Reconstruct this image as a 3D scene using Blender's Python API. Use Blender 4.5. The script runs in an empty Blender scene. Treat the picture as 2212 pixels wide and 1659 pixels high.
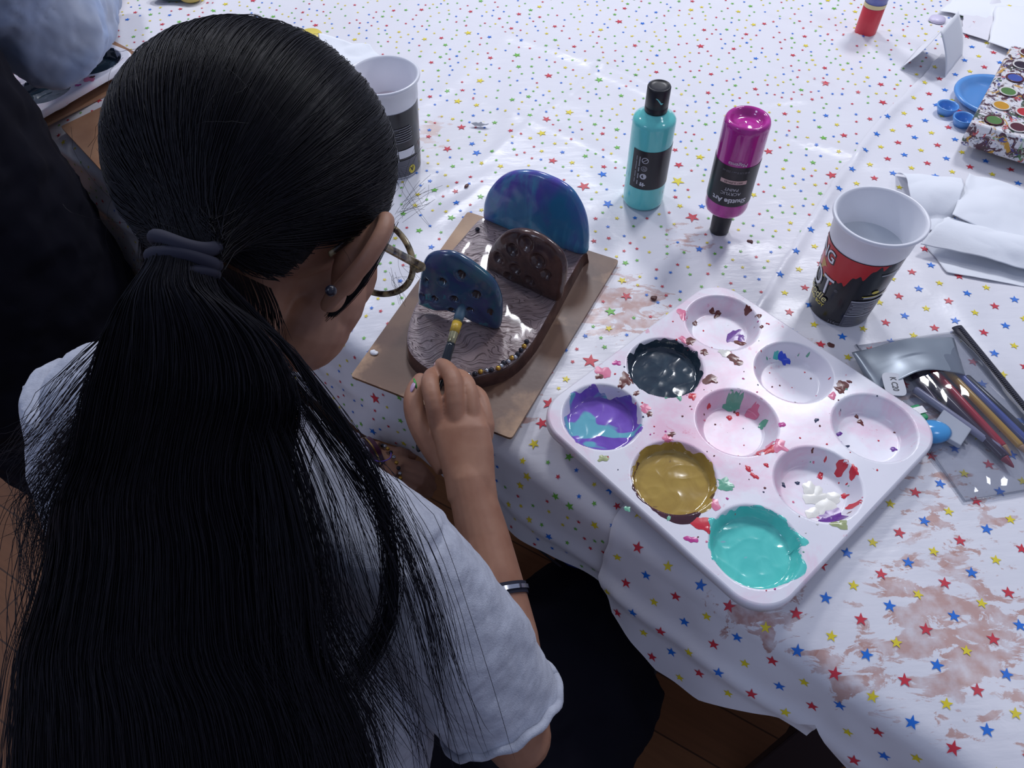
import bpy, bmesh, math, random
import numpy as np
from mathutils import Vector, Matrix, noise
random.seed(7); rng = np.random.default_rng(7)
PI = math.pi
scene = bpy.context.scene; COL = scene.collection

# ------------------------------------------------------------------ camera
F = 1600.0; CX, CY = 1106.0, 829.5; HC = 0.62     # focal length in pixels of the 2212x1659 frame, camera height over the table top
_d = np.array([(1145 - CX) / F, (2055 - CY) / F, 1.0]); _d /= np.linalg.norm(_d)
_u = -_d; _y = np.array([0, 0, 1.0]); _y = _y - _u * (_y @ _u); _y /= np.linalg.norm(_y); _x = np.cross(_y, _u)
B = np.array([_x, _y, _u])
cam = bpy.data.objects.new('camera', bpy.data.cameras.new('camera')); COL.objects.link(cam)
cam.data.sensor_width = 36.0; cam.data.lens = 36.0 * F / 2212.0; cam.data.clip_start = 0.02
r_, u_, b_ = B @ np.array([1, 0, 0.]), B @ np.array([0, -1, 0.]), B @ np.array([0, 0, -1.])
cam.matrix_world = Matrix(((r_[0], u_[0], b_[0], 0), (r_[1], u_[1], b_[1], 0), (r_[2], u_[2], b_[2], HC), (0, 0, 0, 1)))
scene.camera = cam

def ray(px, py): return B @ np.array([(px - CX) / F, (py - CY) / F, 1.0])
def pt(px, py, z=0.0):                    # point of the photograph at height z over the table top
    d = ray(px, py); return Vector(np.array([0, 0, HC]) + d * ((z - HC) / d[2]))
def cp(px, py, d): return Vector(np.array([0, 0, HC]) + ray(px, py) * d)   # point at distance d along the optical axis
A0 = np.array([-0.0004, 0.386]); EE = np.array([0.7573, -0.6531]); NN = np.array([0.6531, 0.7573])
def st(P): q = np.array([P[0], P[1]]) - A0; return float(q @ EE), float(q @ NN)   # along / in from the table's near edge
def xy(s, t): q = A0 + EE * s + NN * t; return float(q[0]), float(q[1])
def on_vplane(px, py, P0, P1):            # pixel on the vertical plane through two points -> (along, z)
    d = ray(px, py); a = np.array([P1[0] - P0[0], P1[1] - P0[1]]); L = np.linalg.norm(a); a = a / L; n = np.array([-a[1], a[0]])
    k = (np.array([P0[0], P0[1]]) @ n) / (d[:2] @ n); Q = np.array([0, 0, HC]) + k * d
    return float((Q[:2] - np.array([P0[0], P0[1]])) @ a), float(Q[2])

# ------------------------------------------------------------------ materials
MATS = {}
def srgb(r, g, b):
    f = lambda c: (c / 12.92 if c <= 0.04045 else ((c + 0.055) / 1.055) ** 2.4)
    return (f(r / 255), f(g / 255), f(b / 255), 1)
def mat(name, col, rough=0.5, **kw):
    if name in MATS: return MATS[name]
    m = bpy.data.materials.new(name); m.use_nodes = True
    p = m.node_tree.nodes['Principled BSDF']
    p.inputs['Base Color'].default_value = col if len(col) == 4 else (*col, 1); p.inputs['Roughness'].default_value = rough
    for k, v in kw.items(): p.inputs[k.replace('_', ' ')].default_value = v
    MATS[name] = m; return m
class NT:                                  # small node helper
    def __init__(s, m): s.m = m; s.t = m.node_tree; s.p = s.t.nodes['Principled BSDF']
    def n(s, ty, **kw):
        x = s.t.nodes.new(ty)
        for k, v in kw.items():
            if k.startswith('i_'): x.inputs[k[2:].replace('_', ' ')].default_value = v
            else: setattr(x, k, v)
        return x
    def l(s, a, b): s.t.links.new(a, b)
    def pos(s): return s.n('ShaderNodeNewGeometry').outputs['Position']
    def obj(s): return s.n('ShaderNodeTexCoord').outputs['Object']
    def noise(s, vec, scale, detail=3, rough=0.5, dist=0.0):
        x = s.n('ShaderNodeTexNoise'); x.inputs['Scale'].default_value = scale; x.inputs['Detail'].default_value = detail
        x.inputs['Roughness'].default_value = rough; x.inputs['Distortion'].default_value = dist; s.l(vec, x.inputs['Vector']); return x.outputs['Fac']
    def mapr(s, v, a, b, c=0.0, d=1.0):
        x = s.n('ShaderNodeMapRange'); s.l(v, x.inputs['Value'])
        for k, q in zip(('From Min', 'From Max', 'To Min', 'To Max'), (a, b, c, d)): x.inputs[k].default_value = q
        return x.outputs['Result']
    def math(s, op, a, b=None):
        x = s.n('ShaderNodeMath', operation=op)
        for i, v in enumerate((a, b)):
            if v is None: continue
            if isinstance(v, (int, float)): x.inputs[i].default_value = v
            else: s.l(v, x.inputs[i])
        return x.outputs[0]
    def mix(s, fac, a, b):
        x = s.n('ShaderNodeMix', data_type='RGBA')
        if isinstance(fac, (int, float)): x.inputs[0].default_value = fac
        else: s.l(fac, x.inputs[0])
        for i, v in ((6, a), (7, b)):
            if isinstance(v, tuple): x.inputs[i].default_value = v
            else: s.l(v, x.inputs[i])
        return x.outputs[2]
    def near(s, pos, P, r0, r1):           # 1 inside r0, 0 beyond r1 from point P
        v = s.n('ShaderNodeVectorMath', operation='DISTANCE'); s.l(pos, v.inputs[0]); v.inputs[1].default_value = P
        return s.mapr(v.outputs['Value'], r0, r1, 1.0, 0.0)
    def scaled(s, vec, sc, rot=(0, 0, 0)):
        x = s.n('ShaderNodeMapping'); s.l(vec, x.inputs['Vector']); x.inputs['Scale'].default_value = sc; x.inputs['Rotation'].default_value = rot
        return x.outputs['Vector']
    def bump(s, h, strength=0.3, dist=0.001):
        x = s.n('ShaderNodeBump'); x.inputs['Strength'].default_value = strength; x.inputs['Distance'].default_value = dist
        s.l(h, x.inputs['Height']); s.l(x.outputs['Normal'], s.p.inputs['Normal'])
    def col(s, c): s.l(c, s.p.inputs['Base Color'])

# ------------------------------------------------------------------ mesh helpers
def new_obj(name, verts, faces, mats, parent=None, smooth=True, idx=None):
    me = bpy.data.meshes.new(name); me.from_pydata([tuple(v) for v in verts], [], faces)
    for m in (mats if isinstance(mats, (list, tuple)) else [mats]): me.materials.append(m)
    if idx is not None: me.polygons.foreach_set('material_index', idx)
    if smooth: me.polygons.foreach_set('use_smooth', [True] * len(me.polygons))
    me.update()
    o = bpy.data.objects.new(name, me); COL.objects.link(o)
    if parent: o.parent = parent; o.matrix_parent_inverse = Matrix.Translation(parent.location).inverted()
    return o
def thing(name, label, cat, loc=(0, 0, 0), group=None):
    o = bpy.data.objects.new(name, None); COL.objects.link(o); o.location = loc; o.empty_display_size = 0.02
    return tag(o, label, cat, group)
def tag(o, label=None, cat=None, group=None, kind=None):
    if label: o['label'] = label
    if cat: o['category'] = cat
    if group: o['group'] = group
    if kind: o['kind'] = kind
    return o
class MB:
    """collects shapes into one mesh"""
    def __init__(s): s.v = []; s.f = []; s.i = []
    def add(s, v, f, mi=0):
        o = len(s.v); s.v += [tuple(x) for x in v]; s.f += [tuple(o + k for k in q) for q in f]; s.i += [mi] * len(f); return s
    def lathe(s, prof, M=None, n=48, mi=0, close=False, a0=0, a1=2 * PI):
        full = abs(a1 - a0 - 2 * PI) < 1e-6; m = n if full else n + 1; v = []; f = []
        for r, z in prof:
            for k in range(m):
                a = a0 + (a1 - a0) * k / n; v.append(Vector((r * math.cos(a), r * math.sin(a), z)))
        for i in range(len(prof) - 1):
            for k in range(n):
                k2 = (k + 1) % m if full else k + 1
                f.append((i * m + k, i * m + k2, (i + 1) * m + k2, (i + 1) * m + k))
        if M is not None: v = [M @ x for x in v]
        return s.add(v, f, mi)
    def loft(s, rings, mi=0, caps=True):
        n = len(rings[0]); v = [p for r in rings for p in r]; f = []
        for i in range(len(rings) - 1):
            for k in range(n): k2 = (k + 1) % n; f.append((i * n + k, i * n + k2, (i + 1) * n + k2, (i + 1) * n + k))
        if caps: f.append(tuple(range(n))[::-1]); f.append(tuple(range((len(rings) - 1) * n, len(rings) * n)))
        return s.add(v, f, mi)
    def tube(s, pts, rad, n=12, mi=0, flat=1.0, up=None):
        pts = [Vector(p) for p in pts]; rings = []; nx = None
        if not isinstance(rad, (list, tuple)): rad = [rad] * len(pts)
        for i, p in enumerate(pts):
            t = (pts[min(i + 1, len(pts) - 1)] - pts[max(i - 1, 0)]).normalized()
            if nx is None: nx = (Vector(up) if up else (Vector((0, 0, 1)) if abs(t.z) < 0.9 else Vector((1, 0, 0))))
            nx = (nx - t * nx.dot(t)).normalized(); ny = t.cross(nx)
            rings.append([p + (nx * math.cos(2 * PI * k / n) * flat + ny * math.sin(2 * PI * k / n)) * rad[i] for k in range(n)])
        return s.loft(rings, mi)
    def sphere(s, c, r, M=None, n=16, mi=0):
        """ellipsoid; r scalar or triple; M 3x3 axes"""
        if not isinstance(r, (list, tuple)): r = (r, r, r)
        v = []; f = []; h = n // 2
        for i in range(h + 1):
            ph = PI * i / h
            for k in range(n):
                a = 2 * PI * k / n; q = Vector((r[0] * math.sin(ph) * math.cos(a), r[1] * math.sin(ph) * math.sin(a), r[2] * math.cos(ph)))
                v.append(Vector(c) + (M @ q if M else q))
        for i in range(h):
            for k in range(n): k2 = (k + 1) % n; f.append((i * n + k, (i + 1) * n + k, (i + 1) * n + k2, i * n + k2))
        return s.add(v, f, mi)
    def box(s, c, d, M=None, mi=0):
        v = []
        for x in (-1, 1):
            for y in (-1, 1):
                for z in (-1, 1):
                    q = Vector((x * d[0] / 2, y * d[1] / 2, z * d[2] / 2)); v.append(Vector(c) + (M @ q if M else q))
        return s.add(v, [(0, 1, 3, 2), (4, 6, 7, 5), (0, 4, 5, 1), (2, 3, 7, 6), (0, 2, 6, 4), (1, 5, 7, 3)], mi)
    def slab(s, poly, z0, z1, mi=0, bev=0.0):
        """vertical prism of a polygon given as xy points"""
        n = len(poly); c = sum((Vector((p[0], p[1])) for p in poly), Vector((0, 0))) / n
        lv = [(z0, 0), (z1, 0)] if not bev else [(z0, bev), (z0 + bev, 0), (z1 - bev, 0), (z1, bev)]
        rings = []
        for z, b in lv:
            rings.append([Vector((p[0] + (c.x - p[0]) * b / max(1e-6, (Vector((p[0], p[1])) - c).length), p[1] + (c.y - p[1]) * b / max(1e-6, (Vector((p[0], p[1])) - c).length), z)) for p in poly])
        return s.loft(rings, mi)
    def build(s, name, mats, parent=None, smooth=True):
        o = new_obj(name, s.v, s.f, mats, None, smooth, s.i)
        if parent: o.parent = parent; o.matrix_parent_inverse = Matrix.Translation(parent.location).inverted()
        return o
def autosmooth(o, ang=35):
    me = o.data; bm = bmesh.new(); bm.from_mesh(me); bmesh.ops.recalc_face_normals(bm, faces=bm.faces)
    for e in bm.edges: e.smooth = (len(e.link_faces) == 2 and e.calc_face_angle(0) < math.radians(ang))
    bm.to_mesh(me); bm.free(); return o
def fixn(o):
    bm = bmesh.new(); bm.from_mesh(o.data); bmesh.ops.recalc_face_normals(bm, faces=bm.faces); bm.to_mesh(o.data); bm.free(); return o
def bevel(o, w, seg=2):
    m = o.modifiers.new('b', 'BEVEL'); m.width = w; m.segments = seg; m.limit_method = 'ANGLE'; m.angle_limit = math.radians(40); return o
def remesh(o, vox, smooth=6, fac=0.5, lap=None):
    m = o.modifiers.new('r', 'REMESH'); m.mode = 'VOXEL'; m.voxel_size = vox; m.use_smooth_shade = True
    if smooth: m2 = o.modifiers.new('s', 'SMOOTH'); m2.iterations = smooth; m2.factor = fac
    dg = bpy.context.evaluated_depsgraph_get(); dg.update()
    me = bpy.data.meshes.new_from_object(o.evaluated_get(dg)); mats = list(o.data.materials)
    old = o.data; o.modifiers.clear(); o.data = me; me.name = old.name; bpy.data.meshes.remove(old)
    me.materials.clear()
    for q in mats: me.materials.append(q)
    me.polygons.foreach_set('use_smooth', [True] * len(me.polygons)); me.polygons.foreach_set('material_index', [0] * len(me.polygons))
    return o
def spline(pts, n):
    """Catmull-Rom through points (any dimension)"""
    P = np.array([list(p) for p in pts], float); m = len(P) - 1; out = []
    for k in range(n):
        u = m * k / (n - 1); i = min(int(u), m - 1); f = u - i
        a, b, c, d = P[max(i - 1, 0)], P[i], P[i + 1], P[min(i + 2, m)]
        out.append(0.5 * ((2 * b) + (-a + c) * f + (2 * a - 5 * b + 4 * c - d) * f * f + (-a + 3 * b - 3 * c + d) * f ** 3))
    return np.array(out)
def text_mesh(txt, size, fn, align='CENTER', shear=0.0, bold=0.0, extrude=0.0, xs=1.0):
    """flat text, every vertex (x,y) passed through fn -> world; returns verts, faces"""
    cu = bpy.data.curves.new('t', 'FONT'); cu.body = txt; cu.size = size; cu.align_x = align; cu.align_y = 'CENTER'; cu.shear = shear; cu.offset = bold; cu.resolution_u = 3
    o = bpy.data.objects.new('t', cu); COL.objects.link(o)
    dg = bpy.context.evaluated_depsgraph_get(); dg.update(); me = bpy.data.meshes.new_from_object(o.evaluated_get(dg))
    bm = bmesh.new(); bm.from_mesh(me); bmesh.ops.triangulate(bm, faces=bm.faces)
    long = [e for e in bm.edges if e.calc_length() > size * 0.35]
    if long: bmesh.ops.subdivide_edges(bm, edges=long, cuts=2); bmesh.ops.triangulate(bm, faces=bm.faces)
    v = [fn(x.co.x * xs, x.co.y) for x in bm.verts]; bm.verts.index_update(); f = [tuple(q.index for q in p.verts) for p in bm.faces]
    bm.free(); bpy.data.objects.remove(o); bpy.data.curves.remove(cu); bpy.data.meshes.remove(me)
    return v, f
def strands(name, paths, rads, m, parent=None):
    """paths: array (N, K, 3), rads: (N, K) -> one mesh of thin three-sided hairs"""
    N, K, _ = paths.shape
    t = np.empty_like(paths); t[:, 1:-1] = paths[:, 2:] - paths[:, :-2]; t[:, 0] = paths[:, 1] - paths[:, 0]; t[:, -1] = paths[:, -1] - paths[:, -2]
    t /= np.linalg.norm(t, axis=2, keepdims=True) + 1e-9
    a = np.cross(t, np.array([0.31, 0.27, 0.91])); a /= np.linalg.norm(a, axis=2, keepdims=True) + 1e-9; b = np.cross(t, a)
    V = np.empty((N, K, 3, 3))
    for k in range(3):
        an = 2 * PI * k / 3; V[:, :, k] = paths + (a * math.cos(an) + b * math.sin(an)) * rads[:, :, None]
    base = (np.arange(N)[:, None, None] * K + np.arange(K - 1)[None, :, None]) * 3 + np.arange(3)[None, None, :]
    nxt = (np.arange(N)[:, None, None] * K + np.arange(K - 1)[None, :, None]) * 3 + ((np.arange(3) + 1) % 3)[None, None, :]
    Fq = np.stack([base, nxt, nxt + 3, base + 3], axis=-1).reshape(-1)
    me = bpy.data.meshes.new(name); nv = N * K * 3; nf = N * (K - 1) * 3
    me.vertices.add(nv); me.vertices.foreach_set('co', V.reshape(-1).astype(np.float32))
    me.loops.add(nf * 4); me.loops.foreach_set('vertex_index', Fq.astype(np.int32))
    me.polygons.add(nf); me.polygons.foreach_set('loop_start', np.arange(nf, dtype=np.int32) * 4); me.polygons.foreach_set('use_smooth', np.ones(nf, dtype=bool))
    me.materials.append(m); me.update(calc_edges=True)
    o = bpy.data.objects.new(name, me); COL.objects.link(o)
    if parent: o.parent = parent; o.matrix_parent_inverse = Matrix.Translation(parent.location).inverted()
    return o

# ------------------------------------------------------------------ render look, light
scene.view_settings.view_transform = 'Standard'; scene.view_settings.look = 'None'; scene.view_settings.gamma = 1; scene.view_settings.use_curve_mapping = False
scene.view_settings.exposure = -0.12
w = bpy.data.worlds.new('room_light'); scene.world = w; w.use_nodes = True
bg = w.node_tree.nodes['Background']; bg.inputs[0].default_value = (0.60, 0.68, 1.0, 1); bg.inputs[1].default_value = 0.33
def area(name, loc, target, size, power, col):
    l = bpy.data.lights.new(name, 'AREA'); l.shape = 'RECTANGLE'; l.size = size[0]; l.size_y = size[1]; l.energy = power; l.color = col
    o = bpy.data.objects.new(name, l); COL.objects.link(o); o.location = loc
    o.rotation_euler = (Vector(target) - Vector(loc)).to_track_quat('-Z', 'Y').to_euler(); return o
for i, (x, y) in enumerate(((1.15, 1.9), (0.1, 2.5), (-1.3, 2.3))):
    area('ceiling_lamp_light', (x, y, 1.95), (x * 0.6, y * 0.75, 0), (0.34, 0.34), (23, 24, 16)[i], (0.93, 0.94, 1.0))
area('ceiling_lamp_light', (1.5, 0.2, 2.0), (0.3, 0.6, 0), (0.34, 0.34), 4, (0.93, 0.94, 1.0))
area('ceiling_lamp_light', (-1.9, -0.4, 2.0), (-0.3, 0.3, 0), (0.5, 0.5), 9, (0.62, 0.74, 1.0))
# ------------------------------------------------------------------ floor and table
FZ = -0.72
m = mat('wood_floor', (0.16, 0.075, 0.032, 1), 0.45); q = NT(m)
v = q.scaled(q.pos(), (1, 1, 1), (0, 0, 0.55)); bt = q.n('ShaderNodeTexBrick', offset=0.4); q.l(v, bt.inputs['Vector'])
bt.inputs['Scale'].default_value = 1.0; bt.inputs['Brick Width'].default_value = 1.1; bt.inputs['Row Height'].default_value = 0.09; bt.inputs['Mortar Size'].default_value = 0.0015
bt.inputs['Color1'].default_value = (0.30, 0.125, 0.05, 1); bt.inputs['Color2'].default_value = (0.24, 0.095, 0.038, 1); bt.inputs['Mortar'].default_value = (0.07, 0.03, 0.015, 1)
g = q.noise(q.scaled(v, (3, 60, 3)), 2, 5); q.col(q.mix(q.mapr(g, 0.3, 0.7, 0, 0.35), bt.outputs['Color'], (0.12, 0.05, 0.02, 1)))
fb = MB().box((0, 0.6, FZ - 0.02), (7, 7, 0.04)); tag(fb.build('floor', m, smooth=False), kind='structure')

DARK = mat('black_metal', (0.012, 0.012, 0.02, 1), 0.45)
TW = mat('table_board', (0.22, 0.13, 0.07, 1), 0.5)
T = thing('folding_table', 'large table under the white star-patterned cloths, seen by its black legs', 'table', (*xy(-0.3, 0.8), FZ))
def sbox(s0, s1, t0, t1, z0, z1, mi=0):
    mb = MB(); P = [xy(s0, t0), xy(s1, t0), xy(s1, t1), xy(s0, t1)]; mb.slab(P, z0, z1, mi); return mb
sbox(-1.75, 0.95, 0.034, 1.62, -0.034, -0.016).build('tabletop', TW, T, False)
for s, t in ((0.405, 0.10), (0.405, 1.3), (-1.5, 0.10), (-1.5, 1.3)):
    mb = MB(); x0, y0 = xy(s, t); x1, y1 = xy(s - (0.0 if s > 0 else 0), t + 0.02)
    mb.loft([[Vector((*xy(s + a, t + b), FZ)) for a, b in ((-.032, -.012), (.032, -.012), (.032, .012), (-.032, .012))],
             [Vector((*xy(s + a, t + b), -0.033)) for a, b in ((-.032, -.012), (.032, -.012), (.032, .012), (-.032, .012))]])
    o = mb.build('leg', DARK, T, False); bevel(o, 0.003)
mb = MB()
mb.box((*xy(0.405, 0.70), -0.60), (0.03, 1.15, 0.03), Matrix.Rotation(math.atan2(NN[1], NN[0]) - PI / 2, 3, 'Z'))
mb.build('stretcher', DARK, T, False)
mb = MB(); mb.box((*xy(-1.5, 0.70), -0.60), (0.03, 1.15, 0.03), Matrix.Rotation(math.atan2(NN[1], NN[0]) - PI / 2, 3, 'Z')); mb.build('stretcher', DARK, T, False)

# ------------------------------------------------------------------ table cloths
def seg_d(x, y, a, b):
    ax, ay = a; bx, by = b; dx, dy = bx - ax, by - ay; L2 = dx * dx + dy * dy
    u = max(0, min(1, ((x - ax) * dx + (y - ay) * dy) / L2)); return math.hypot(x - ax - u * dx, y - ay - u * dy), u
CREASES = []
for a, b, hgt, wd in (((1000, 50), (1290, 140), .0030, .008), ((1290, 140), (1600, 250), .0022, .008), ((1500, -20), (1240, 200), .0026, .007), ((1240, 200), (1040, 350), .002, .006),
        ((940, 180), (1352, 345), .0022, .005), ((1290, 160), (1560, 262), .002, .005), ((1650, 40), (1840, 85), .004, .010), ((1840, 85), (2010, 60), .003, .01), ((1652, 142), (1790, 185), .003, .006),
        ((1290, 440), (1560, 330), .0018, .012), ((1470, 540), (1660, 520), .002, .012), ((1700, 300), (1850, 335), .003, .008), ((880, 440), (1050, 380), .002, .008), ((940, 480), (1050, 400), .002, .007),
        ((430, 90), (470, 0), .003, .008), ((1850, 200), (1600, 230), .0025, .012)):
    P, Q = pt(*a), pt(*b); CREASES.append(((P.x, P.y), (Q.x, Q.y), hgt, wd))
def hcloth(x, y):
    h = 0.0006 + 0.0006 * noise.noise((x * 14, y * 14, 1.0)) + 0.0004 * noise.noise((x * 45, y * 30, 4.0))
    r = 1 - abs(noise.noise((x * 9 + 3, y * 7, 2.2))); h += 0.0016 * max(0, r - 0.72) / 0.28
    for a, b, hh, wd in CREASES:
        d, u = seg_d(x, y, a, b)
        if d < wd * 3: h += hh * math.exp(-(d / wd) ** 2)
    return h
def hem(S, tab):
    for i in range(len(tab) - 1):
        if S <= tab[i + 1][0]:
            u = (S - tab[i][0]) / (tab[i + 1][0] - tab[i][0]); u = max(0, min(1, u)); return tab[i][1] * (1 - u) + tab[i + 1][1] * u
    return tab[-1][1]
HEM_L = [(-2, .15), (-1.2, .17), (-.9, .21), (-.62, .17), (-.34, .135), (-.2, .112), (-.1, .100), (0, .098), (.06, .092), (.11, .085), (1, .08)]
HEM_R = [(-1, .02), (.095, .02), (.108, .035), (.118, .05), (.139, .09), (.17, .105), (.203, .118), (.25, .112), (.30, .082), (.345, .045), (.36, .06), (.40, .085), (.5, .10), (1, .11)]
RB = 0.022                                  # the cloth rolls over the table edge with this radius
def drape(s, t, lift=0.0, amp=1.0):
    """point of the cloth at s along the edge and t in from it (t<0: unrolled length hanging down)"""
    x, y = xy(s, t)
    fold = 0.006 * math.sin(s * 23 + 1.0) + 0.004 * math.sin(s * 51)
    if t >= RB:
        k = max(0, 1 - (t - RB) / 0.07); z = hcloth(x, y) - 0.010 * k * k
        return Vector((x, y, z + lift))
    arc = RB * PI / 2; u = RB - t
    if u < arc:
        a = u / RB; ty = RB - RB * math.sin(a); z = -RB * (1 - math.cos(a)) - 0.010
        k = u / arc; X, Y = xy(s, ty - lift * k); return Vector((X, Y, z + lift * (1 - k) + hcloth(x, y) * (1 - k)))
    dn = u - arc; k = min(1, dn / 0.15)
    out = (0.020 * k + fold * k * amp + 0.0025 * noise.noise((s * 30, dn * 20, 3)) * min(1, dn / 0.02)) + 0.006 * math.exp(-((dn - 0.055) / 0.012) ** 2) * (0.6 + 0.4 * math.sin(s * 8))
    X, Y = xy(s, -out - lift); return Vector((X, Y, -RB - 0.010 - dn * 0.985))
ARC = RB * PI / 2
def unroll(px, py):
    """pixel on the cloth -> (s, t)"""
    P = pt(px, py, 0.001); s, t = st(P)
    if t > RB: return s, t
    lo = None; d = ray(px, py); o = np.array([0, 0, HC])
    t0 = -0.012; k = (t0 - ((o[:2] - A0) @ NN)) / (d[:2] @ NN); Q = o + k * d; s = float((Q[:2] - A0) @ EE); z = float(Q[2])
    return s, (RB - ARC - max(0, (-z - RB - 0.010)) / 0.985) if z < -RB else -0.005

def cloth_mat(name, stains):
    m = mat(name, (0.80, 0.80, 0.85, 1), 0.32); q = NT(m); p = q.pos(); c = (0.80, 0.80, 0.845, 1)
    n1 = q.noise(p, 9, 3); c = q.mix(q.mapr(n1, 0.35, 0.75, 0, 0.35), c, (0.78, 0.755, 0.80, 1))
    ps = q.scaled(p, (1.0, 2.2, 1.0), (0, 0, 0.6))
    for P, r0, r1, th, colr, sc in stains:
        nn = q.noise(ps, sc, 7, 0.66, 0.6); k = q.near(p, P, r0, r1)
        f = q.mapr(q.math('ADD', nn, q.math('MULTIPLY', k, 0.22)), th, th + 0.035, 0, 0.8); f = q.math('MULTIPLY', f, q.math('GREATER_THAN', k, 0.02))
        f = q.math('MULTIPLY', f, q.mapr(q.noise(p, sc * 2.2, 4), 0.3, 0.6, 0.25, 1.0))
        c = q.mix(f, c, colr)
    q.col(c); b1 = q.noise(q.scaled(p, (1, 1.6, 1), (0, 0, .3)), 38, 4, 0.55, 0.5); b2 = q.noise(q.scaled(p, (1, 5, 1), (0, 0, -.4)), 22, 3)
    q.bump(q.math('ADD', b1, b2), 0.25, 0.0016); return m
BR = srgb(190, 140, 125)
def S_(px, py): v = pt(px, py); return (v.x, v.y, 0)
CL = cloth_mat('star_cloth_white', [(S_(1335, 665), .02, .075, .62, BR, 34), (S_(935, 280), .0, .05, .64, srgb(215, 190, 180), 20), (S_(1480, 520), .0, .05, .68, BR, 40), (S_(1130, 880), 0.0, .04, .7, BR, 40)])
CR = cloth_mat('star_cloth_white_second', [(S_(2060, 1370), .03, .095, .625, BR, 30), (S_(1640, 1330), .0, .055, .60, srgb(170, 110, 95), 34), (S_(1850, 1470), .0, .05, .62, BR, 34), (S_(1760, 790), .0, .05, .66, BR, 44), (S_(2050, 1100), .0, .12, .70, BR, 40), (S_(1980, 880), .0, .1, .68, BR, 40)])
SC = [mat('star_' + n, c, 0.4) for n, c in (('yellow', (0.80, 0.66, 0.03, 1)), ('blue', (0.012, 0.17, 0.68, 1)), ('red', (0.62, 0.035, 0.06, 1)), ('green', (0.16, 0.50, 0.06, 1)))]
def star(mb, s, t, r, mi, lift, rot, fn):
    v = [fn(s, t, lift)]; 
    for k in range(10):
        a = rot + PI * k / 5; R = r if k % 2 == 0 else r * 0.40
        v.append(fn(s + R * math.cos(a), t + R * math.sin(a), lift))
    mb.add(v, [(0, 1 + k, 1 + (k + 1) % 10) for k in range(10)], mi)

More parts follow.
